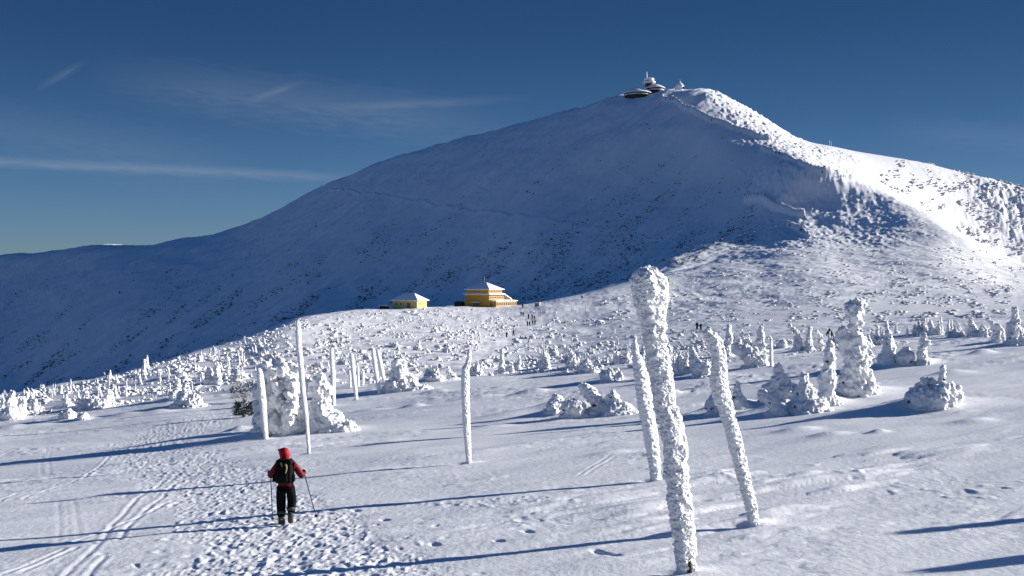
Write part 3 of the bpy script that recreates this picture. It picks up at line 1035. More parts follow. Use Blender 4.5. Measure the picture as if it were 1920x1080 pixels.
def pole(label, bx, by, prof, rough, name='snow_marker_pole', cat='marker pole', D_=None, bare=0, foot=False, group='rime-crusted marker poles'):
    x0, d, z0 = at(bx, by) if D_ is None else (loc(bx, D_), D_, gz(loc(bx, D_), D_))
    px = np.array([p[0] for p in prof], float)
    py = np.array([p[1] for p in prof], float)
    w = np.array([p[2] for p in prof], float)
    xs_, zs_, rs_ = (px - bx) / F * d + x0, (540 - py) / F * d, w / 2 / F * d * .93
    zs_[-1] = min(zs_[-1], z0 - .12)
    s = np.concatenate([[0], np.cumsum(np.hypot(np.diff(xs_), np.diff(zs_)))])
    step = max(.013, d * .0005)
    n = int(s[-1] / step) + 2
    tt = np.linspace(0, s[-1], n)
    cx, cz, rr = pchip(s, xs_, tt), pchip(s, zs_, tt), pchip(s, rs_, tt)
    head = np.clip(tt / (rs_[1] * .9), 0.02, 1)
    rr = rr * np.sqrt(1 - (1 - head) ** 2)
    pts = np.stack([cx, np.zeros(n), cz], 1)
    seg = 96 if d < 25 else 56 if d < 45 else 28
    v, f, side = tube(pts, rr, seg)
    ang = np.tile(np.arange(seg) / seg * 2 * math.pi, n)       # blunt wedge, not a cylinder: cross-section shaped to widen the sunlit side
    ctr = np.repeat(pts, seg, 0)
    q_ = v[:n * seg] - ctr
    q_ *= (1 / (np.abs(np.cos(ang)) ** 1.4 + np.abs(np.sin(ang)) ** 1.4) ** (1 / 1.4))[:, None]
    q_[:, 0] += np.where(q_[:, 1] < 0, .38, .1) * q_[:, 1]
    v[:n * seg] = ctr + q_
    me = big_mesh('rime_crust', v, f, M_RIME)
    sc0 = max(rs_.max() * .75, .07)
    for it, (k, am) in enumerate(((1.2, .75), (.42, .6), (.17, .6), (.08, .4))):
        co, no = verts_normals(me)
        p = (co + (x0, d, 0)) / (sc0 * k) * (1, 1, 1.7)
        g = np.abs(gn3(p + 20))
        wind = .75 + .5 * np.clip(no[:, 0], -1, 1)              # feathers grow into the wind
        dd_ = rough * .8 * am * (2.8 * g - .8) * (wind if it else 1)
        if it == 2:
            dd_ = np.maximum(dd_, -.3 * rough)
        co = co + no * dd_[:, None]
        co[:, 2] += (am * rough * .25 * gn3(p * 1.3 + 7))
        me.vertices.foreach_set('co', co.astype(np.float32).ravel())
        me.update()
    t = thing(name, label, cat, (x0, d, z0), 0, group)
    c = link('rime_crust', me, t)
    c.location = (-x0, 0, -z0)
    # the wooden post inside: shows where the crust is thin
    pr = np.full(n, min(max(rs_.min() * .62, .03), .075))
    off = np.zeros((n, 3))
    if bare:
        pr = pr * .62
        off[:, 0] = -rr * (.66 + .10 * np.sin(tt * 5.1)) * bare
        off[:, 1] = -rr * .58 * bare
    v2, f2, _ = tube((pts + off)[n // 12::4], pr[n // 12::4], 10)
    p_ = link('wooden_post', big_mesh('wooden_post', v2, f2, M_WOOD), t)
    p_.location = (-x0, 0, -z0)
    if foot:
        fx = x0 + (cx[-1] - x0) * 0 + .02
        fp_, ff, _ = tube([(fx - .03, 0, z0 + .26), (fx - .02, 0, z0 + .18), (fx - .01, 0, z0 + .08), (fx, 0, z0 - .05)], np.array([.02, .042, .045, .03]), 12)
        w_ = link('bare_wood', big_mesh('bare_wood', fp_, ff, M_WOOD), t)
        w_.location = (-x0, -rr[-8] * .72, -z0)
    return t, d


# drifts at the feet of everything that stands in the snow, before anything is set down
for (px, py, top, wpx, label, fn, nm, dr, vx, kw) in HERO:
    x, d, z = at(px, py)
    w = px_m(wpx, d)
    add_bump(x, d, dr, w * .8, w * .9)
    add_bump(x - w * 1.1, d - w * .6, dr * .8, w * 1.6, w * .55, math.atan2(.55, .84))
for (label, bx, by, prof, ro) in POLES:
    x, d, z = at(bx, by)
    add_bump(x + .1, d, .05, .35, .3)
    add_bump(x - .3, d - .1, -.04, .25, .2)
for px, py, w, h in [(820, 735, 40, .35), (780, 762, 30, .3), (905, 745, 60, .3), (1000, 735, 50, .35), (990, 700, 60, .35), (1260, 740, 40, .4), (1330, 700, 50, .35), (1560, 815, 55, .22), (1500, 806, 60, .25), (1650, 810, 30, .22),
                     (1845, 662, 40, .4), (1790, 700, 60, .3), (300, 772, 40, .3), (240, 778, 50, .3), (60, 800, 60, .3), (15, 805, 40, .35), (700, 770, 50, .2), (930, 800, 60, .15), (1150, 850, 60, .12), (1830, 790, 60, .2), (450, 812, 30, .3), (480, 805, 24, .35)]:
    x, d, z = at(px, py)
    m = px_m(w, d) * 1.25
    h *= .55 if py > 780 and px > 600 else .8
    add_bump(x, d, h, m * .7, m * .35, math.atan2(.5, .85), 1.3)
    add_bump(x + m * .5, d + m * .2, -h * .4, m * .4, m * .3, math.atan2(.5, .85))
refresh()

for i, (px, py, top, wpx, label, fn, nm, dr, vx, kw) in enumerate(HERO):
    r = random.Random(100 + i)
    x, d, z = at(px, py)
    h, w = px_m(py - top, d), px_m(wpx, d)
    B = fn(h * .97, w * (.98 if fn in (t_column, t_hook) else 1.08), r)
    vox = vx or max(.055, min(.11, w * .03))
    a = min(.12, w * .04)
    me = rime_mesh(nm, B, vox, amp=a, scale=max(.16, min(.5, w * .17)), seed=i, fine=a * .45)
    o = link(nm, me)
    o.location = (x, d, z - .05)
    if nm != 'snow_hump' and (py - top) > 24:
        needles(o, me, r, 3 + int(w * h * .35))
    tag(o, label, 'tree' if nm == 'rime_tree' else ('shrub' if nm == 'rime_shrub' else 'snow hump'), 'rime-covered trees' if nm == 'rime_tree' else None)

for i, (label, bx, by, prof, ro) in enumerate(POLES):
    pole(label, bx, by, prof, ro, bare={4: .95}.get(i, 0), foot=i == 0)
# ------------------------------------------------------------------ more rime trees and shrubs, as copies of a few shapes
def proto(name, fn, h, w, seed, vox=.085, mat=None):
    r = random.Random(seed)
    return rime_mesh(name, fn(h, w, r), vox, amp=.05 * w, scale=.2 * w + .1, seed=seed, fine=.03 * w, mat=mat)


P_SPIRE = [proto('rime_tree', t_column, 3.0, .95, 301), proto('rime_tree', t_hook, 3.0, 1.0, 302), proto('rime_tree', t_peak, 2.6, 1.5, 303), proto('rime_tree', t_twin, 2.8, 1.6, 304), proto('rime_tree', t_thorn, 3.0, .8, 305)]
P_BUSH = [proto('rime_shrub', t_bush, 1.8, 2.0, 311, mat=M_FROST), proto('rime_shrub', t_bush, 1.6, 2.4, 312, mat=M_FROST), proto('rime_shrub', t_lean, 1.8, 2.0, 313, mat=M_FROST), proto('rime_shrub', t_mound, 1.2, 1.8, 314, mat=M_FROST), proto('rime_shrub', t_bush, 1.9, 1.6, 315, mat=M_FROST)]
P_H = {id(m): max(v.co.z for v in m.vertices) for m in P_SPIRE + P_BUSH}


def copy_at(me, px, py, hpx, name, label, cat, group, fat=1.0):
    x, d, z = at(px, py)
    o = link(name, me)
    s = px_m(hpx, d) / P_H[id(me)] * 1.04
    o.location = (x, d, z - .06 * s)
    o.rotation_euler = (random.uniform(-.05, .05), random.uniform(-.07, .03), random.uniform(-.6, .6))
    o.scale = (s * fat, s * fat, s)
    tag(o, label, cat, group)
    return o


def pick(lst):
    return lst[random.randrange(len(lst))]


# far tree line on the right
L_R = 'rime-covered tree in the far tree line that crosses the foot of the sunlit slope'
for (px, py, h) in [(1733, 627, 34), (1748, 628, 30), (1762, 627, 36), (1776, 628, 28), (1790, 632, 24), (1640, 640, 30), (1652, 634, 24), (1800, 627, 30), (1812, 628, 26), (1826, 630, 34), (1838, 631, 28), (1850, 632, 22), (1718, 628, 22), (1700, 632, 20),
                    (1655, 645, 30), (1632, 650, 26), (1575, 645, 28), (1585, 652, 24), (1882, 640, 30), (1917, 648, 34), (1914, 636, 30), (1445, 648, 20), (1480, 645, 14), (1556, 646, 26), (1567, 647, 24), (1345, 650, 18), (1250, 668, 20), (1300, 672, 26), (1310, 690, 26), (1265, 690, 24), (1222, 672, 22), (1205, 668, 16), (1180, 660, 14), (1785, 622, 22), (1860, 624, 20), (1680, 622, 16)]:
    me = pick(P_SPIRE[:4] + P_BUSH[:1])
    copy_at(me, px + random.uniform(-3, 3), py, h * random.uniform(.9, 1.1), 'rime_tree', L_R, 'tree', 'trees of the far tree line', random.uniform(.9, 1.25))

# snow-laden thicket on the left
L_L = 'small rime-covered spruce in the thicket beside the shaded valley'
for k in range(95):
    px = random.uniform(-20, 480)
    lo = np.interp(px, [0, 105, 205, 350, 425, 500], [744, 728, 710, 672, 652, 628])
    hi = np.interp(px, [0, 150, 300, 400, 500], [776, 760, 745, 725, 705])
    py = lo + (hi - lo) * random.random() ** 1.2
    h = random.uniform(9, 17) + 14 * (py - lo) / (hi - lo) * random.random() ** 1.4
    copy_at(pick(P_SPIRE + P_BUSH[:1]), px, py, h, 'rime_tree', L_L, 'tree', 'small trees of the left thicket', random.uniform(.5, .95))

# dwarf pine over the middle plain
L_M = 'low rime-crusted dwarf pine bush on the hummocky plain below the yellow lodge'


def path_px(py):
    return np.interp(py, [575, 590, 605, 630, 650, 668, 690, 705, 730], [962, 985, 1000, 965, 930, 895, 850, 800, 745])


n_sh = 0
while n_sh < 210:
    px = random.uniform(440, 1330)
    top = np.interp(px, [440, 500, 560, 640, 720, 900, 1000, 1100, 1330], [655, 630, 606, 592, 584, 588, 600, 606, 606])
    py = top + (np.interp(px, [440, 700, 1000, 1330], [740, 712, 694, 678]) - top) * random.random() ** .8
    if abs(px - path_px(py)) < 16 + (py - 580) * .12:
        continue
    f = (py - 585) / 110
    if px > 1080 and py < 640 and random.random() < .6:
        continue
    h = (3 + 9.5 * f) * random.uniform(.6, 1.25) * (1.5 if random.random() < .12 else 1)
    copy_at(pick(P_BUSH) if random.random() < .78 else pick(P_SPIRE), px, py, h, 'rime_shrub', L_M, 'shrub', 'dwarf pines on the middle plain', random.uniform(.9, 1.4))
    n_sh += 1


# ------------------------------------------------------------------ low growth that nobody could count
def lump_field(name, mat, pts, seed=0, spiky=False):
    """pts: (x, y, z, width, height); one mesh of small uneven clumps"""
    rg = np.random.default_rng(seed)
    base, fc = ICO1 if not spiky else ICO1
    V, Fc = [], []
    n = len(base)
    for k, (x, y, z, w, h) in enumerate(pts):
        a = rg.random() * 6.283
        c, s = math.cos(a), math.sin(a)
        q = base * (1 + .38 * rg.normal(size=(n, 1)).clip(-1, 1.4))
        if spiky:
            q = q * np.where(base[:, 2:3] > .2, rg.random((n, 1)) * .9 + .6, .8)
        v = np.stack([(q[:, 0] * c - q[:, 1] * s) * w * .5 * rg.uniform(.7, 1.3), (q[:, 0] * s + q[:, 1] * c) * w * .5 * rg.uniform(.7, 1.3), np.maximum(q[:, 2], -.5) * h * .8 + h * .15], 1)
        V.append(v + (x, y, z))
        Fc.append(fc + k * n)
    o = link(name, big_mesh(name, np.concatenate(V), np.concatenate(Fc), mat, True))
    o['kind'] = 'stuff'
    return o


pts = []
while len(pts) < 6000:
    px = random.uniform(-30, 1700)
    top = np.interp(px, [-30, 0, 105, 205, 350, 425, 500, 560, 640, 720, 900, 1000, 1100, 1300, 1500, 1700], [752, 743, 727, 708, 667, 647, 620, 599, 588, 580, 580, 584, 590, 590, 596, 604])
    bot = np.interp(px, [-30, 200, 400, 640, 1000, 1300, 1500, 1700], [790, 764, 735, 722, 700, 690, 664, 646])
    py = top + (bot - top) * random.random()
    if abs(px - path_px(py)) < 11 + (py - 580) * .10:
        continue
    if px > 1000 and py < 640 and random.random() < np.interp(px, [1000, 1150, 1400], [.3, .8, .85]):
        continue
    if fbm2(np.array([px / 75.]), np.array([py / 13.]), 3)[0] < random.uniform(-.3, .12):
        continue
    x, d, z = at(px, py)
    f = np.clip((py - 585) / 110, 0, 1)
    hpx = random.uniform(.7, 2.1) + 3.4 * f * random.random() ** 3 + (2 * random.random() if random.random() < .15 else 0)
    h = px_m(hpx, d)
    pts.append((x, d, z, h * random.uniform(.9, 3.6), h))
lump_field('rime_scrub', M_FROST, pts, 5, True)

pts = []
while len(pts) < 1800:
    px = random.uniform(1120, 1940)
    top = np.interp(px, [1120, 1180, 1250, 1400, 1515, 1600, 1750, 1920], [556, 534, 512, 478, 448, 400, 412, 500])
    py = top + (np.interp(px, [1120, 1400, 1600, 1920], [600, 604, 606, 596]) - top) * random.random() ** .8
    dens = .25 + .75 * sstep(1420, 1700, px) * sstep(470, 540, py)
    nn = fbm2(np.array([px / 46.]), np.array([py / 13.]), 3)[0]
    if nn < .05 or random.random() > dens:
        continue
    x, d, z = at(px, py)
    w = random.uniform(.7, 2.2) * (d / 500) ** .5
    pts.append((x, d, z, w, w * random.uniform(.10, .28)))
while len(pts) < 2350:                                   # and over the rocky far shoulder
    px = random.uniform(1650, 1940)
    py = random.uniform(300, 480)
    if fbm2(np.array([px / 40.]), np.array([py / 30.]), 2)[0] < .05:
        continue
    x, d, z = at(px, py, 640.)
    if d < 930:
        continue
    w = random.uniform(1.2, 4.0)
    pts.append((x, d, z, w, w * random.uniform(.25, .5)))
lump_field('frosted_grass_tufts', M_TUFT, pts, 6, True)

pts = []
while len(pts) < 5000:
    px = random.uniform(-30, 1420)
    sky_y = np.interp(px, [-30, 190, 420, 600, 800, 1100, 1250, 1420], [486, 464, 437, 350, 280, 200, 190, 270])
    bot = np.interp(px, [-30, 0, 205, 425, 560, 720, 900, 1000, 1100, 1180, 1250, 1400], [748, 740, 704, 642, 592, 573, 572, 568, 545, 525, 503, 465])
    t = random.random() ** .45
    py = sky_y + (bot - sky_y) * t
    fx, fy = (px * .8 - py * .6) / 130., (px * .6 + py * .8) / 24.
    nn = fbm2(np.array([fx]), np.array([fy]), 3)[0]
    boost = .42 * sstep(0, 1, 1 - abs(px - 1090) / 300) * sstep(.55, .8, t)
    if nn + boost + .3 * (t - .75) < .02 + .5 * random.random():
        continue
    x, d, z = at(px, py, 640.)
    w = random.uniform(.5, 1.35) * (1.7 if random.random() < .1 else 1)
    pts.append((x, d, z - .1, w, w * random.uniform(.35, .75)))
lump_field('dwarf_pine_scrub', M_SCRUB, pts, 7, False)
# ------------------------------------------------------------------ buildings
M_OCHRE = plain_mat('ochre_boards', (.58, .32, .05), .8, .2, (.46, .24, .04), 1.2)
M_YELLOW = plain_mat('yellow_plaster', (.60, .46, .15), .8, .2, (.52, .42, .17), 1.0)
M_PALE = plain_mat('pale_plaster', (.66, .62, .50), .8, .2)
M_DARK = plain_mat('dark_glass', (.02, .022, .028), .25, .5)
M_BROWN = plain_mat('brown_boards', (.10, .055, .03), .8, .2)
M_GREY = plain_mat('grey_boards', (.28, .27, .26), .8, .2)
M_ROOF = snow_mat('roof_snow', (.84, .845, .86), [(3, .08, .4)], .6, .25)
M_METAL = plain_mat('grey_metal', (.45, .46, .48), .4, .5)
M_WHITE = plain_mat('frosted_panel', (.78, .78, .78), .6, .3)
M_TIMBER = plain_mat('dark_timber', (.05, .035, .03), .7, .3)


class MB:
    """collects boxes, prisms and lathed shapes for one mesh"""

    def __init__(self):
        self.v, self.f = [], []

    def poly(self, pts, faces):
        k = len(self.v)
        self.v += [tuple(p) for p in pts]
        self.f += [tuple(i + k for i in q) for q in faces]
        return self

    def box(self, x0, x1, y0, y1, z0, z1):
        p = [(x, y, z) for z in (z0, z1) for y in (y0, y1) for x in (x0, x1)]
        return self.poly(p, [(0, 2, 3, 1), (4, 5, 7, 6), (0, 1, 5, 4), (2, 6, 7, 3), (0, 4, 6, 2), (1, 3, 7, 5)])

    def hip(self, x0, x1, y0, y1, z0, z1, rx, ry, lip=.25):
        """hipped roof with a snow lip; the ridge spans rx by ry"""
        cx, cy = (x0 + x1) / 2, (y0 + y1) / 2
        p = [(x0, y0, z0), (x1, y0, z0), (x1, y1, z0), (x0, y1, z0), (x0, y0, z0 + lip), (x1, y0, z0 + lip), (x1, y1, z0 + lip), (x0, y1, z0 + lip),
             (cx - rx, cy - ry, z1), (cx + rx, cy - ry, z1), (cx + rx, cy + ry, z1), (cx - rx, cy + ry, z1)]
        return self.poly(p, [(3, 2, 1, 0), (0, 1, 5, 4), (1, 2, 6, 5), (2, 3, 7, 6), (3, 0, 4, 7), (4, 5, 9, 8), (5, 6, 10, 9), (6, 7, 11, 10), (7, 4, 8, 11), (8, 9, 10, 11)])

    def lathe(self, prof, n=40, cx=0, cy=0):
        k = len(self.v)
        for r_, z in prof:
            for i in range(n):
                a = i / n * 2 * math.pi
                self.v.append((cx + r_ * math.cos(a), cy + r_ * math.sin(a), z))
        for j in range(len(prof) - 1):
            for i in range(n):
                i2 = (i + 1) % n
                self.f.append((k + j * n + i, k + j * n + i2, k + (j + 1) * n + i2, k + (j + 1) * n + i))
        self.f.append(tuple(k + i for i in range(n))[::-1])
        self.f.append(tuple(k + (len(prof) - 1) * n + i for i in range(n)))
        return self

    def build(self, name, mat, parent=None, smooth=False):
        o = link(name, np_mesh(name, self.v, self.f, mat, smooth), parent)
        if not smooth:
            b = o.modifiers.new('b', 'BEVEL')
            b.width, b.segments, b.limit_method = .03, 1, 'ANGLE'
        return o


def window(parent, face, u, z, w, h, at_):
    """a framed pane set on a wall: face is 'x' (normal +x) or 'y' (normal -y); at_ is the wall plane"""
    fr, pa = MB(), MB()
    if face == 'x':
        fr.box(at_, at_ + .06, u - w / 2 - .1, u + w / 2 + .1, z - .1, z + h + .1)
        pa.box(at_ + .06, at_ + .09, u - w / 2, u + w / 2, z, z + h)
    else:
        fr.box(u - w / 2 - .1, u + w / 2 + .1, at_ - .06, at_, z - .1, z + h + .1)
        pa.box(u - w / 2, u + w / 2, at_ - .09, at_ - .06, z, z + h)
    o = fr.build('window', M_PALE, parent)
    pa.build('pane', M_DARK, o)
    return o


# the big yellow lodge on the saddle, seen corner-on
a = 6.75
DL = 560.0
bx = loc(917, DL - 9.3) - 2.45
zl = min(gz(bx + 2.4, DL - 9.3), gz(bx - 9, DL - 2), gz(bx + 9, DL + 2)) + .35
lodge = thing('mountain_lodge', 'large ochre mountain lodge with a white pyramid roof and a glazed side wing', 'lodge', (bx, DL, zl), R(-30))
MB().box(-a, a, -a, a, -2.5, 5.5).build('wall', M_OCHRE, lodge)
MB().hip(-a - .7, a + .7, -a - .7, a + .7, 5.5, 6.25, a - .6, a - .6, .35).build('snow_ledge', M_ROOF, lodge)
MB().box(-a + .55, a - .55, -a + .55, a - .55, 6.1, 7.8).build('upper_storey', M_OCHRE, lodge)
rf = MB().hip(-a - .35, a + .35, -a - .35, a + .35, 7.8, 11.3, 1.3, .15, .3).build('roof', M_ROOF, lodge)
fp = MB().lathe([(.10, 11.0), (.09, 13.0), (.05, 14.3)], 8).build('flagpole', M_METAL, lodge)
for k in range(8):
    window(lodge, 'x', -5.2 + 1.48 * k, 6.55, .75, .8, a - .55)
for k in range(8):
    window(lodge, 'x', -5.6 + 1.6 * k, 3.6, .8, 1.05, a)
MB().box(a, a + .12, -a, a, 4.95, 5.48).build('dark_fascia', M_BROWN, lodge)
for k in range(3):
    window(lodge, 'x', -6.0 + 1.3 * k, .7, .7, 1.2, a)
for k in range(2):
    window(lodge, 'y', .3 + 1.2 * k - .6, 6.5, .8, .75, -a + .55)
dr = MB().box(-2.2, 1.6, -a - .12, -a, -1.5, 1.7).build('entrance', M_DARK, lodge)
MB().box(-2.5, 1.9, -a - 1.3, -a, 1.72, 2.1).build('porch_roof', M_ROOF, lodge)
# wing along the sunny side and the lean-to behind it
wg = MB().box(a, a + 3.0, -5.4, 14.0, -2.5, 2.35).build('side_wing', M_OCHRE, lodge)
MB().poly([(a, -5.8, 2.36), (a + 3.5, -5.8, 2.36), (a + 3.5, 14.4, 2.36), (a, 14.4, 2.36), (a, -5.8, 3.15), (a + 3.5, -5.8, 2.7), (a + 3.5, 14.4, 2.7), (a, 14.4, 3.15)],
          [(3, 2, 1, 0), (0, 1, 5, 4), (1, 2, 6, 5), (2, 3, 7, 6), (3, 0, 4, 7), (4, 5, 6, 7)]).build('wing_roof', M_ROOF, lodge)
for k in range(11):
    window(lodge, 'x', -4.5 + 1.75 * k, .35, 1.05, 1.5, a + 3.0)
MB().box(-4.5, a - .02, a + .01, 14, -2.5, 3.0).poly([(-4.5, a + .01, 3.0), (a - .02, a + .01, 3.0), (a - .02, a + .01, 5.6), (-4.5, a + .01, 5.6), (-4.5, 14, 3.0), (a - .02, 14, 3.0)],
                                              [(0, 1, 2, 3), (1, 5, 2), (0, 3, 4), (0, 4, 5, 1), (3, 2, 5, 4)]).build('lean_to', M_BROWN, lodge)
MB().poly([(-4.9, a + .05, 5.75), (a + .1, a + .05, 5.75), (a + .1, 14.6, 3.1), (-4.9, 14.6, 3.1), (-4.9, a + .05, 6.2), (a + .1, a + .05, 6.2), (a + .1, 14.6, 3.5), (-4.9, 14.6, 3.5)],
          [(0, 1, 2, 3), (7, 6, 5, 4), (0, 4, 5, 1), (1, 5, 6, 2), (2, 6, 7, 3), (3, 7, 4, 0)]).build('lean_to_roof', M_ROOF, lodge)

sx, sd, sz = loc(862, 566.), 566.0, 0
sh = thing('wood_shed', 'small dark shed against the shaded side of the ochre lodge', 'shed', (sx, sd, gz(sx, sd)), R(-30))
MB().box(-2.1, 2.1, -1.6, 1.6, -1.5, 1.9).build('wall', M_TIMBER, sh)
MB().hip(-2.4, 2.4, -1.9, 1.9, 1.9, 2.6, 1.8, .1, .1).build('roof', M_GREEN, sh)

# the small yellow house
DH = 530.0
hx = loc(768, DH)
hz = min(gz(hx - 6, DH), gz(hx + 6, DH), gz(hx, DH - 6)) + .75
hs = thing('yellow_house', 'small pale yellow house under a white hipped roof, left of the ochre lodge', 'house', (hx, DH, hz), R(-24))
MB().box(-6.3, 6.3, -4.6, 4.6, -2, 2.6).build('wall', M_YELLOW, hs)
MB().hip(-7.2, 7.2, -5.5, 5.5, 2.6, 6.0, 2.6, .15, .3).build('roof', M_ROOF, hs)
dd = MB().box(1.2, 2.9, -4.68, -4.6, -.6, 1.6).build('door', M_DARK, hs)
for u in (-4.4, -1.9):
    window(hs, 'y', u, .7, .9, 1.0, -4.6)
for u in (-1.6, 1.9):
    window(hs, 'x', u, .8, .6, .9, 6.3)

DHt = 524.0
tx = loc(720.5, DHt)
hut = thing('snowed_in_hut', 'low hut buried to its snowy roof, left of the small yellow house', 'hut', (tx, DHt, gz(tx, DHt) + .55), R(-20))
MB().box(-1.7, 1.7, -1.2, 1.2, -1, .7).build('wall', M_TIMBER, hut)
MB().hip(-2.2, 2.2, -1.6, 1.6, .7, 1.35, 1.3, .1, .25).build('roof', M_ROOF, hut)

kx, kd, kz = at(1008, 574)
ks = thing('ticket_kiosk', 'small grey wooden kiosk on the saddle right of the ochre lodge', 'kiosk', (kx, kd, kz), R(-20))
MB().box(-1.1, 1.1, -.9, .9, -.6, 1.3).build('wall', M_GREY, ks)
MB().hip(-1.4, 1.4, -1.2, 1.2, 1.3, 1.7, .9, .1, .15).build('roof', M_ROOF, ks)
sx_, sd_, sz_ = at(1021, 574)
sg = thing('sign_post', 'tall frosted sign post beside the small grey kiosk', 'sign post', (sx_, sd_, sz_))
MB().lathe([(.12, -.4), (.11, 2.3)], 8).build('post', M_METAL, sg)
MB().box(-.45, .45, -.14, .14, 1.2, 2.2).build('panel', M_WHITE, sg)
ex, ed, ez = at(1251, 590)
rl = thing('snow_railing', 'short dark railing poking out of the snow beside the thickest pole', 'railing', (ex, ed, ez), R(4))
MB().box(-1.6, 1.6, -.05, .05, .55, .75).build('rail', M_GREY, rl)
for u in (-1.4, 0, 1.4):
    MB().box(u - .05, u + .05, -.05, .05, -.3, .55).build('post', M_GREY, rl)

# summit observatory: three stacked saucers
DO_ = 1237.0


def sm(px_):
    return px_ / F * DO_


ox, oz = loc(1208, DO_), (540 - 179) / F * DO_
add_bump(loc(1193, 1222.), 1222., -3.2, 24, 14)
ob = thing('mountain_observatory', 'dark summit observatory of three saucer-shaped storeys with a mast', 'observatory', (ox, DO_, oz))


def saucer(px_, y_base, r_base, y_rim0, r_rim, y_win0, y_roof0, r_roof, prof_top, dy=0.):
    cx = sm(px_ - 1208)
    zq = lambda r, y: (540 - y) / F * (DO_ + dy - sm(r)) - oz
    MB().lathe([(sm(r_base * .8), zq(r_base, y_base) - 5), (sm(r_base), zq(r_base, y_base)), (sm(r_rim * .93), zq(r_rim * .93, y_rim0) - .05)], 40, cx, dy).build('lower_wall', M_TIMBER, ob, True)
    MB().lathe([(sm(r_rim * .95), zq(r_rim, y_rim0)), (sm(r_rim), zq(r_rim, y_rim0) + .15), (sm(r_rim), zq(r_rim, y_win0) - .15), (sm(r_rim * .96), zq(r_rim, y_win0))], 40, cx, dy).build('balcony_rim', M_WHITE, ob, False)
    MB().lathe([(sm(r_rim * .93), zq(r_rim, y_win0) + .02), (sm(r_rim * .95), zq(r_roof, y_roof0) - .02)], 40, cx, dy).build('window_band', M_DARK, ob, False)
    MB().lathe([(sm(r_roof * .95), zq(r_roof, y_roof0)), (sm(r_roof), zq(r_roof, y_roof0) + .3)] + [(sm(r), zq(r, y)) for r, y in prof_top], 40, cx, dy).build('saucer_roof', M_ROOF, ob, True)


saucer(1195, 179.5, 24, 175.6, 25.5, 174.1, 171.0, 28, [(27, 169.8), (18, 166.4), (7, 164.6), (5, 163.0), (1, 162.6)], 0)
saucer(1229, 171.5, 15.5, 167.6, 17.5, 166.0, 162.6, 19, [(18, 161.2), (11, 158.6), (8, 158)], 4)
cx = sm(1218 - 1208)
MB().lathe([(sm(8), sm(179 - 161)), (sm(7.2), sm(179 - 155.5))], 32, cx, 4).build('brown_drum', M_BROWN, ob)
MB().lathe([(sm(9), sm(179 - 155.6)), (sm(12), sm(179 - 154.2)), (sm(12), sm(179 - 152)), (sm(9.5), sm(179 - 151))], 32, cx, 4).build('top_saucer', M_WHITE, ob)
MB().lathe([(sm(8.4), sm(179 - 150.95)), (sm(8.6), sm(179 - 150.1))], 32, cx, 4).build('window_band', M_DARK, ob)
MB().lathe([(sm(9.2), sm(179 - 150.05)), (sm(9.2), sm(179 - 146)), (sm(6), sm(179 - 145))], 32, cx, 4).build('top_drum', M_ROOF, ob)
MB().lathe([(sm(1.3), sm(179 - 145.4)), (sm(1.1), sm(179 - 140)), (sm(.55), sm(179 - 133.5))], 10, sm(1213 - 1208), 2).build('mast', M_WHITE, ob)

cxp, cdp = loc(1275, 1232.), 1232.0
chz = (540 - 168.2) / F * cdp
chp = thing('summit_chapel', 'tiny round chapel plastered white with rime on the summit, right of the observatory', 'chapel', (cxp, cdp, chz))
k_ = cdp / F
MB().lathe([(6.2 * k_, -6), (6.0 * k_, 6.2 * k_)], 24).build('wall', M_ROOF, chp)
rr_ = MB().lathe([(8.0 * k_, 6.25 * k_), (7.6 * k_, 7.2 * k_), (4.2 * k_, 11.2 * k_), (1.5 * k_, 14.0 * k_), (1.2 * k_, 15.2 * k_), (.2 * k_, 16.2 * k_)], 24).build('roof', M_ROOF, chp)
MB().box(-.25, .25, -.25, .25, 15.8 * k_, 18.6 * k_).box(-.8, .8, -.22, .22, 17.2 * k_, 17.8 * k_).build('cross', M_WHITE, rr_)
MB().box(-9.5 * k_, -5.2 * k_, -2, 2, -6, 5.0 * k_).build('porch', M_ROOF, chp)
dd_ = MB().box(5.2 * k_, 6.6 * k_, -3.0, -1.0, .6 * k_, 4.8 * k_).build('door', M_DARK, chp)

px_, pd_, pz_ = at(1557, 275, 900.)
py_ = thing('ridge_marker', 'thin frosted frame on the skyline of the right shoulder', 'marker', (px_, pd_, pz_))
MB().lathe([(.22, -1), (.16, 6.5)], 8, -.9).build('post', M_METAL, py_)
MB().lathe([(.22, -1), (.16, 5.0)], 8, .9).build('post', M_METAL, py_)
MB().box(-.9, .9, -.1, .1, 3.0, 3.3).build('crossbar', M_METAL, py_)

# thin marker poles along the summer path on the saddle
for px, py, h in [(1036, 574, 9), (1060, 575, 12), (1072, 578, 12), (1086, 580, 14), (1098, 582, 14), (1114, 584, 16), (1010, 602, 12), (1128, 592, 15), (1146, 596, 15), (1160, 590, 13), (1024, 590, 11), (1052, 600, 12)]:
    x, d, z = at(px, py)
    m = MB().lathe([(.05, -.4), (.055, px_m(h, d) * .95), (.03, px_m(h, d))], 7)
    o = m.build('thin_marker_pole', M_GREY)
    o.location = (x, d, z)
    tag(o, 'thin bare marker pole in the snow on the saddle right of the lodge', 'marker pole', 'thin marker poles on the saddle')

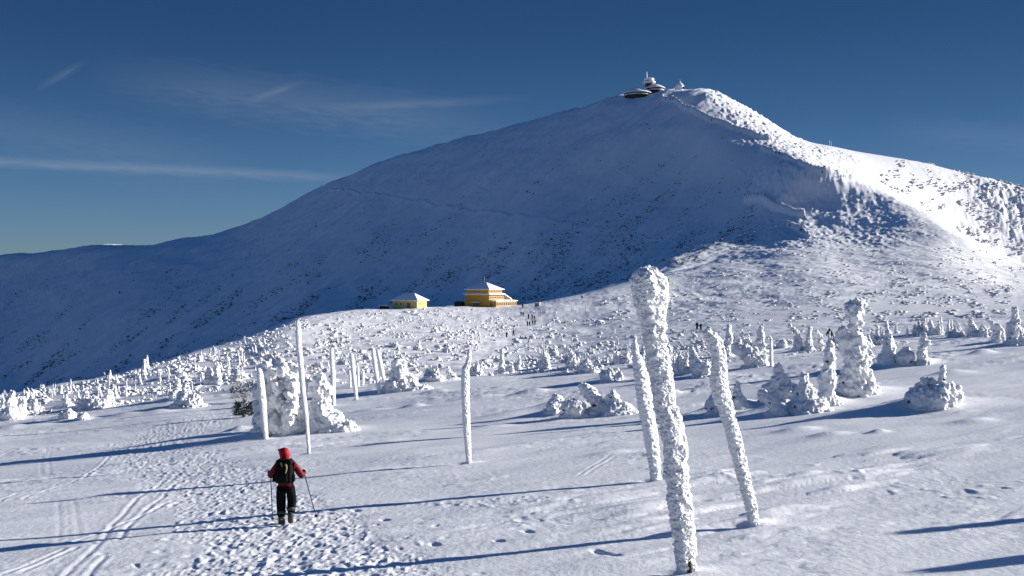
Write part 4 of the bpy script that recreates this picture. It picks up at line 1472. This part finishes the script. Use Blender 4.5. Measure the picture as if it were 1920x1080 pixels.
# ------------------------------------------------------------------ people
M_BLACK = plain_mat('black_cloth', (.005, .005, .006), .9, .06, (.009, .009, .010), 12, .3, 60)
M_RED = plain_mat('red_shell', (.20, .005, .007), .65, .2, (.14, .004, .006), 9, .35, 40)
M_HOOD = plain_mat('red_hood', (.40, .008, .010), .65, .2, (.30, .006, .008), 9, .35, 40)
M_PACK = plain_mat('pack_cloth', (.006, .0065, .0065), .9, .06, (.011, .011, .010), 14, .4, 50)
M_BEIGE = plain_mat('beige_webbing', (.30, .25, .17), .8, .2)
M_OLIVE = plain_mat('olive_gaiter', (.045, .042, .035), .8, .2, (.09, .085, .07), 14, .3, 60)
M_SKIN = plain_mat('skin', (.55, .33, .24), .55, .3)
M_ALLOY = plain_mat('dark_alloy', (.012, .012, .014), .5, .3)


def skin(name, joints, edges, root, mat, parent=None, levels=2, smooth=True):
    names = list(joints)
    idx = {n: i for i, n in enumerate(names)}
    me = bpy.data.meshes.new('temp')
    me.from_pydata([joints[n][0] for n in names], [(idx[p], idx[q]) for p, q in edges], [])
    o = link('temp', me)
    md = o.modifiers.new('s', 'SKIN')
    md.use_smooth_shade = True
    sv = me.skin_vertices[0].data
    for n in names:
        r_ = joints[n][1]
        sv[idx[n]].radius = r_ if isinstance(r_, tuple) else (r_, r_)
        sv[idx[n]].use_root = n == root
    ss = o.modifiers.new('d', 'SUBSURF')
    ss.levels = ss.render_levels = levels
    dg = bpy.context.evaluated_depsgraph_get()
    out = bpy.data.meshes.new_from_object(o.evaluated_get(dg))
    bpy.data.objects.remove(o)
    bpy.data.meshes.remove(me)
    out.name = name
    out.materials.clear()
    out.materials.append(mat)
    for p in out.polygons:
        p.use_smooth = smooth
    if parent is False:
        return out
    return link(name, out, parent)


hx_, hd_, hz_ = at(536, 983)
gl = lambda x, y: gz(hx_ + x, hd_ + y) - hz_
zL, zR = gl(-.09, .02), gl(.13, -.05)
# body: facing away, left arm and right arm bent outwards to the poles, right heel lifting
J = {
    'pelvis': ((0, 0, .93), (.13, .10)), 'belly': ((0, .01, 1.08), (.125, .095)), 'chest': ((0, .02, 1.30), (.15, .105)), 'neck0': ((-.01, .03, 1.45), (.07, .065)), 'neck': ((-.02, .045, 1.52), .05),
    'head0': ((-.03, .055, 1.60), (.075, .085)), 'head1': ((-.035, .05, 1.70), (.065, .075)),
    'shl': ((-.19, .02, 1.40), .062), 'ell': ((-.32, .06, 1.12), .045), 'wrl': ((-.39, .22, 1.13), .03),
    'shr': ((.19, .02, 1.40), .062), 'elr': ((.31, .05, 1.12), .045), 'wrr': ((.37, .22, 1.16), .03),
    'hipl': ((-.09, 0, .86), .085), 'knl': ((-.105, .06, .50 + zL * .5), .06), 'anl': ((-.10, .02, .10 + zL), .042),
    'hipr': ((.09, 0, .86), .085), 'knr': ((.12, .07, .50 + zR * .5), .06), 'anr': ((.125, -.10, .15 + zR), .042),
}
E = [('pelvis', 'belly'), ('belly', 'chest'), ('chest', 'neck0'), ('neck0', 'neck'), ('neck', 'head0'), ('head0', 'head1'), ('neck0', 'shl'), ('shl', 'ell'), ('ell', 'wrl'), ('neck0', 'shr'), ('shr', 'elr'), ('elr', 'wrr'),
     ('pelvis', 'hipl'), ('hipl', 'knl'), ('knl', 'anl'), ('pelvis', 'hipr'), ('hipr', 'knr'), ('knr', 'anr')]
hiker = skin('person', J, E, 'pelvis', M_SKIN)
hiker.location = (hx_, hd_, hz_)
tag(hiker, 'nearest hiker, seen from behind in a red hooded jacket on the trodden trail', 'person')
# face (turned away from us): nose, eyes, mouth, ears
fc = MB()
nz = skin('face', {'a': ((-.05, .135, 1.66), .012), 'b': ((-.055, .155, 1.625), .016), 'c': ((-.045, .13, 1.615), .012)}, [('a', 'b'), ('b', 'c')], 'a', M_SKIN, hiker, 1)
for ex_ in (-.075, -.02):
    e = link('eye', np_mesh('eye', ICO1[0] * .011 + (ex_, .128, 1.665), ICO1[1], M_DARK), hiker)
link('mouth', np_mesh('mouth', ICO1[0] * (.025, .008, .006) + (-.045, .132, 1.585), ICO1[1], M_RED), hiker)
# jacket with sleeves
JK = {'hem': ((0, 0, .70), (.245, .165)), 'hip': ((0, 0, .88), (.24, .155)), 'waist': ((0, .01, 1.08), (.195, .135)), 'chest': ((0, .02, 1.28), (.205, .14)), 'collar': ((-.01, .03, 1.44), (.13, .10)), 'top': ((-.02, .04, 1.50), (.085, .08)),
      'shl': ((-.19, .02, 1.385), .098), 'uml': ((-.28, .04, 1.245), .092), 'ell': ((-.355, .05, 1.105), .086), 'fal': ((-.39, .14, 1.12), .074), 'wrl': ((-.40, .20, 1.15), .056),
      'shr': ((.19, .02, 1.385), .098), 'umr': ((.275, .04, 1.245), .092), 'elr': ((.345, .05, 1.11), .086), 'far': ((.365, .14, 1.135), .074), 'wrr': ((.372, .20, 1.17), .056)}
EJ = [('hem', 'hip'), ('hip', 'waist'), ('waist', 'chest'), ('chest', 'collar'), ('collar', 'top'), ('chest', 'shl'), ('shl', 'uml'), ('uml', 'ell'), ('ell', 'fal'), ('fal', 'wrl'), ('chest', 'shr'), ('shr', 'umr'), ('umr', 'elr'), ('elr', 'far'), ('far', 'wrr')]
jk = skin('jacket', JK, EJ, 'waist', M_RED, hiker)
jk.data.materials.append(M_BLACK)
for p in jk.data.polygons:                            # black panels: hem, lower sides and the undersides of the sleeves
    c = p.center
    if c.z < .895 or (abs(c.x) > .14 and c.z < 1.17 and abs(c.x) < .26) or (abs(c.x) > .26 and c.z < 1.105) or (c.z < 1.30 and abs(c.x) > .17 and abs(c.x) < .24):
        p.material_index = 1
# hood, turned a little to the left, with a peak
def blob_skin(name, blobs, voxel, mat, parent):
    v, f, o = [], [], 0
    for (x, y, z, rx, ry, rz) in blobs:
        v.append(ICO2[0] * (rx, ry, rz) + (x, y, z))
        f.append(ICO2[1] + o)
        o += len(ICO2[0])
    me = remeshed(np.concatenate(v), np.concatenate(f), voxel)
    me.name = name
    me.materials.clear()
    me.materials.append(mat)
    ob_ = link(name, me, parent)
    sm_ = ob_.modifiers.new('s', 'SMOOTH')
    sm_.iterations = 4
    return ob_


hd = blob_skin('hood', [(-.02, .03, 1.48, .115, .105, .08), (-.035, .035, 1.575, .122, .128, .12), (-.045, .035, 1.655, .128, .138, .125), (-.11, .10, 1.69, .085, .07, .062), (-.165, .12, 1.70, .055, .05, .04), (.02, .03, 1.60, .075, .09, .12)], .018, M_HOOD, hiker)
# trousers
tr = skin('trousers', {'p': ((0, 0, .90), (.18, .125)), 'hl': ((-.115, 0, .78), (.138, .125)), 'kl': ((-.12, .05, .50 + zL * .5), .118), 'sl': ((-.115, .03, .30 + zL), .108), 'al': ((-.105, .02, .13 + zL), .094),
                       'hr': ((.115, 0, .78), (.138, .125)), 'kr': ((.13, .06, .52 + zR * .5), .115), 'sr': ((.132, -.03, .36 + zR), .104), 'ar': ((.133, -.055, .22 + zR), .090)},
          [('p', 'hl'), ('hl', 'kl'), ('kl', 'sl'), ('sl', 'al'), ('p', 'hr'), ('hr', 'kr'), ('kr', 'sr'), ('sr', 'ar')], 'p', M_BLACK, hiker)
for nm, x, y, z, up in (('l', -.10, .0, zL, 0), ('r', .13, -.10, zR, 1)):
    if not up:
        b = skin('boot', {'a': ((x, y, z + .20), .086), 'h': ((x, y - .02, z + .065), (.078, .075)), 'm': ((x - .01, y + .10, z + .055), (.072, .055)), 't': ((x - .03, y + .21, z + .045), (.06, .042))}, [('a', 'h'), ('h', 'm'), ('m', 't')], 'h', M_OLIVE, hiker)
    else:                                             # heel up, toe still on the snow: the sole shows
        b = skin('boot', {'a': ((x, y + .01, z + .29), .082), 'h': ((x, y - .06, z + .16), (.072, .072)), 'm': ((x, y + .01, z + .085), (.070, .055)), 't': ((x, y + .09, z + .045), (.058, .042))}, [('a', 'h'), ('h', 'm'), ('m', 't')], 'h', M_OLIVE, hiker)
    MB().lathe([(.094, z + .27 + .08 * up), (.104, z + .30 + .08 * up), (.098, z + .33 + .08 * up)], 16, x, y + .02).build('gaiter_cuff', M_OLIVE, b, True)
# gloves closed round the pole grips
GR = {'L': Vector((-.405, .26, 1.145)), 'R': Vector((.372, .26, 1.165))}
for s_, g_ in GR.items():
    sg_ = -1 if s_ == 'L' else 1
    J2 = {'w': ((g_.x - .005 * sg_, g_.y - .075, g_.z + .01), (.074, .074)), 'p': ((g_.x + .012 * sg_, g_.y - .02, g_.z + .005), (.066, .074))}
    E2 = [('w', 'p')]
    gv = skin('glove', J2, E2, 'p', M_BLACK, hiker)
    for k in range(4):
        zz = g_.z + .036 - .024 * k
        L_ = (1.0, 1.1, 1.05, .85)[k]
        skin('finger', {'a': ((g_.x + .022 * sg_, g_.y + .005, zz), .0135), 'b': ((g_.x + .030 * sg_, g_.y + .032 * L_, zz - .002), .0125), 'c': ((g_.x + .004 * sg_, g_.y + .044 * L_, zz - .005), .0115), 'd': ((g_.x - .020 * sg_, g_.y + .030, zz - .006), .0105)},
             [('a', 'b'), ('b', 'c'), ('c', 'd')], 'a', M_BLACK, gv, 1)
    skin('thumb', {'a': ((g_.x - .012 * sg_, g_.y - .02, g_.z + .03), .015), 'b': ((g_.x - .030 * sg_, g_.y + .006, g_.z + .045), .0135), 'c': ((g_.x - .020 * sg_, g_.y + .03, g_.z + .04), .012)}, [('a', 'b'), ('b', 'c')], 'a', M_BLACK, gv, 1)


def rod(p, q, r0, r1, n=10):
    p, q = Vector(p), Vector(q)
    d = (q - p).normalized()
    s = d.orthogonal().normalized()
    t = d.cross(s)
    v, f = [], []
    for c, r_ in ((p, r0), (q, r1)):
        for i in range(n):
            a = i / n * 2 * math.pi
            v.append(c + (s * math.cos(a) + t * math.sin(a)) * r_)
    for i in range(n):
        j = (i + 1) % n
        f.append((i, j, n + j, n + i))
    f += [tuple(range(n))[::-1], tuple(range(n, 2 * n))]
    return [tuple(x) for x in v], f


for s_, lab, tip in (('L', 'trekking pole in the left hand of the hiker, almost upright', (-.485, .86)), ('R', 'trekking pole in the right hand of the hiker, slanting outwards', (.56, .90))):
    g_ = GR[s_]
    tp = Vector((tip[0], tip[1], gl(*tip) - .03))
    top = g_ + (g_ - tp).normalized() * .075
    po = thing('trekking_pole', lab, 'trekking pole', (hx_, hd_, hz_), 0, 'trekking poles of the hiker')
    dv = (tp - g_).normalized()
    MB().poly(*rod(g_ + dv * .07, tp, .013, .010)).build('shaft', M_ALLOY, po, True)
    MB().poly(*rod(top, g_ + dv * .075, .017, .014)).build('grip', M_BLACK, po, True)
    bk = tp - dv * .07
    MB().poly(*rod(bk - dv * .006, bk + dv * .006, .042, .042, 14)).build('basket', M_BLACK, po, False)

# rucksack: body, lid, pockets, straps, a coil of beige webbing
rk = thing('rucksack', 'dark rucksack with beige straps on the back of the hiker', 'rucksack', (hx_, hd_, hz_))


def soft(name, x0, x1, y0, y1, z0, z1, mat, parent, bev=.05):
    m = MB().box(x0, x1, y0, y1, z0, z1)
    o = link(name, np_mesh(name, m.v, m.f, mat, True), parent)
    b = o.modifiers.new('b', 'BEVEL')
    b.width, b.segments = bev, 4
    return o


bd = soft('pack_body', -.20, .20, -.37, -.13, 0.99, 1.43, M_PACK, rk, .08)
soft('pack_lid', -.17, .20, -.385, -.14, 1.415, 1.545, M_PACK, rk, .055)
soft('front_pocket', -.11, .11, -.42, -.355, 1.03, 1.25, M_PACK, rk, .035)
soft('side_pocket', -.255, -.19, -.31, -.17, 1.02, 1.20, M_PACK, rk, .03)
soft('side_pocket', .19, .255, -.31, -.17, 1.02, 1.20, M_PACK, rk, .03)
soft('hip_belt', -.20, .20, -.17, .165, 1.0, 1.045, M_PACK, rk, .02)
for u in (-.10, .10):
    st = MB()
    for (p, q) in (((u, -.15, 1.45), (u * 1.25, .0, 1.515)), ((u * 1.25, .0, 1.515), (u * 1.3, .15, 1.42)), ((u * 1.3, .15, 1.42), (u * 1.5, .17, 1.15))):
        st.poly(*rod(p, q, .022, .022, 8))
    st.build('shoulder_strap', M_PACK, rk, True)
rp = skin('webbing_coil', {'a': ((.06, -.385, 1.47), .030), 'b': ((.095, -.40, 1.38), .024), 'c': ((.085, -.42, 1.30), .018), 'd': ((.07, -.425, 1.24), .012)}, [('a', 'b'), ('b', 'c'), ('c', 'd')], 'a', M_BEIGE, rk, 1)
skin('lid_strap', {'a': ((-.04, -.385, 1.49), .022), 'b': ((-.02, -.388, 1.43), .016), 'c': ((-.01, -.40, 1.38), .012)}, [('a', 'b'), ('b', 'c')], 'a', M_BEIGE, rk, 1)

# the small walkers far away: three poses
def walker(name, step, arm, lean):
    J = {'p': ((0, 0, .95), (.22, .16)), 'c': ((0, lean, 1.30), (.27, .22)), 'n': ((0, lean * 1.2, 1.50), .11), 'h': ((0, lean * 1.3, 1.66), (.13, .13)), 'h2': ((0, lean * 1.3, 1.75), .07),
         'sl': ((-.21, lean, 1.40), .085), 'el': ((-.29, lean + arm * .1, 1.12), .07), 'wl': ((-.28, lean + arm * .35, .95 + .1 * arm), .06), 'sr': ((.21, lean, 1.40), .085), 'er': ((.29, lean - arm * .1, 1.12), .07), 'wr': ((.28, lean - arm * .2, .92), .06),
         'hl': ((-.10, 0, .85), .15), 'kl': ((-.11, step * .6, .48), .125), 'al': ((-.11, step * .7, .08), .10), 'tl': ((-.12, step * .7 + .17, .04), .05),
         'hr': ((.10, 0, .85), .15), 'kr': ((.11, -step * .2, .48), .125), 'ar': ((.11, -step * .8, .10), .10), 'tr': ((.12, -step * .8 + .16, .04), .05)}
    E = [('p', 'c'), ('c', 'n'), ('n', 'h'), ('h', 'h2'), ('c', 'sl'), ('sl', 'el'), ('el', 'wl'), ('c', 'sr'), ('sr', 'er'), ('er', 'wr'), ('p', 'hl'), ('hl', 'kl'), ('kl', 'al'), ('al', 'tl'), ('p', 'hr'), ('hr', 'kr'), ('kr', 'ar'), ('ar', 'tr')]
    return skin(name, J, E, 'p', M_BLACK, False, 1)


WK = [walker('person', .22, 1, .05), walker('person', .34, -1, .09), walker('person', .04, .3, 0)]
L_G = 'dark-clothed walker on the snow path just below the yellow lodge'
G_G = 'walkers on the path below the lodge'
L_T = 'tiny dark walker on the zigzag trail up the shaded mountain ridge'
G_T = 'walkers on the mountain trail'
PPL = [(950, 633, 'dark-clothed walker nearest to the camera on the snow path, left one of a pair', None), (963, 630, 'dark-clothed walker half a step ahead, right one of the nearest pair on the snow path', None),
       (1307, 618, 'dark-clothed walker on the left of a pair standing near the far tree line', None), (1314, 619, 'dark-clothed walker on the right of a pair standing near the far tree line', None),
       (1091, 561, 'lone dark walker on the saddle below the snowbank edge', None), (1254, 528, 'lone walker on the slope right beside the head of the thickest pole', None), (1369, 494, 'lone walker high on the sunlit slope above the two standing walkers', None),
       (1556, 643, 'walker whose dark head shows above the narrow rime column', None), (602, 348, 'tiny lone figure on the left skyline of the mountain', None)]
PPL += [(x, y, L_G, G_G) for x, y in [(977, 592), (981, 593), (991, 598), (998, 598), (1002, 600), (989, 611), (993, 611), (999, 610), (1003, 609), (980, 578)]]
PPL += [(x, y, L_T, G_T) for x, y in [(1257, 188), (1261, 188), (1273, 191), (1334, 227), (1455, 289), (1461, 291), (1466, 293), (1542, 325), (1577, 332), (1581, 333), (1509, 410), (1481, 425), (1500, 434), (1503, 435), (1518, 445), (1457, 474), (1461, 474), (1396, 368)]]
for i, (px, py, lab, grp) in enumerate(PPL):
    x, d, z = at(px, py, 150.)
    o = link('person', WK[i % 3])
    o.location = (x, d, z - (.45 if 'narrow rime column' in lab else .02))
    o.rotation_euler = (0, 0, random.uniform(-.7, .7) + (math.pi if i % 4 == 3 else 0))
    s = random.uniform(1.05, 1.2) * (1.2 if grp == G_T else 1.0)
    o.scale = (s, s, s)
    tag(o, lab, 'person', grp)

# two hikers' bags and a sledge left in the snow beside the standing pair
for px, py, lab in ((1327, 621, 'dark bag lying on the snow right of the two standing walkers'), (1334, 622, 'second dark bag lying farther right of the two standing walkers')):
    x, d, z = at(px, py, 100.)
    t = thing('bag', lab, 'bag', (x, d, z), random.uniform(-.5, .5))
    soft('bag_body', -.36, .36, -.2, .2, -.1, .34, M_BLACK, t, .1)
    soft('bag_lid', -.26, .26, -.17, .17, .33, .45, M_PACK, t, .05)

# the dark bush and bough left of the bowed tree
def spray(name, px, py, wpx, hpx, mat, label, n, frost):
    x, d, z = at(px, py)
    w, h = px_m(wpx, d), px_m(hpx, d)
    r = random.Random(px)
    root = thing(name, label, 'shrub', (x, d, z))
    V, Fc, W, Fw = [], [], [], []
    for k in range(n):
        a0 = Vector((r.uniform(-.5, .5) * w, r.uniform(-.3, .3) * w, r.uniform(.1, .9) * h))
        dirv = Vector((a0.x * 1.2 + r.gauss(0, .3), a0.y + r.gauss(0, .3), r.uniform(-.1, .5) * h)).normalized()
        L_ = r.uniform(.25, .5) * min(w, 1.2) * .6
        tgt, tf = (W, Fw) if r.random() < frost else (V, Fc)
        for q in range(10):
            c = a0 + dirv * L_ * q / 10
            e = Vector((r.gauss(0, 1), r.gauss(0, 1), r.gauss(0, .8))).normalized()
            s = dirv.cross(e).normalized() * .022
            kk = len(tgt)
            tip = c + (e * .75 + dirv * .6) * L_ * .34
            tgt += [tuple(c - s), tuple(c + s), tuple(c + dirv * .05), tuple(tip)]
            tf += [(kk, kk + 1, kk + 3), (kk + 1, kk + 2, kk + 3), (kk + 2, kk, kk + 3)]
    if V:
        link('dark_boughs', big_mesh('dark_boughs', np.array(V), np.array(Fc), mat, False), root)
    if W:
        link('frosted_boughs', big_mesh('frosted_boughs', np.array(W), np.array(Fw), M_RIME, False), root)
    st = MB()
    for k in range(4):
        st.poly(*rod((0, 0, -.3), (r.uniform(-.4, .4) * w, 0, h * r.uniform(.4, .8)), .035, .015, 6))
    st.build('stems', M_WOOD, root, True)
    return root


spray('dark_pine_bough', 458, 782, 30, 30, M_GREEN, 'bare dark green pine bough sticking out left of the short stout pole', 300, .03)
spray('frosted_pine_bush', 462, 752, 52, 40, M_GREEN, 'half-frosted dark pine bush behind the short stout pole', 340, .5)

# rime-loaded trees standing just outside the frame on the right: their shadows reach into the picture
for i, (tpx, tpy, wid, hh) in enumerate([(1640, 1003, 1.0, 3.6), (1745, 1072, 2.2, 3.2)]):
    x, d, z = at(tpx, tpy)
    L_ = hh / (math.tan(SUN_EL) - .03)
    bx_, by_ = x + SUN.x / math.cos(SUN_EL) * L_, d + SUN.y / math.cos(SUN_EL) * L_
    me = rime_mesh('rime_tree', (t_column if i == 0 else t_fat)(hh, wid, random.Random(70 + i)), .09, .06, .3, 70 + i, .03)
    o = link('rime_tree', me)
    o.location = (bx_, by_, gz(bx_, by_) - .1)
    tag(o, ['slim rime tree just outside the frame casting the long shadow at the right edge', 'stout rime tree just outside the frame casting the dark corner shadow'][i], 'tree', 'rime-covered trees')

# ------------------------------------------------------------------ the ground: one sheet out to the horizon
ground = grid_mesh('snow_ground', M_SNOW)
ground['kind'] = 'structure'
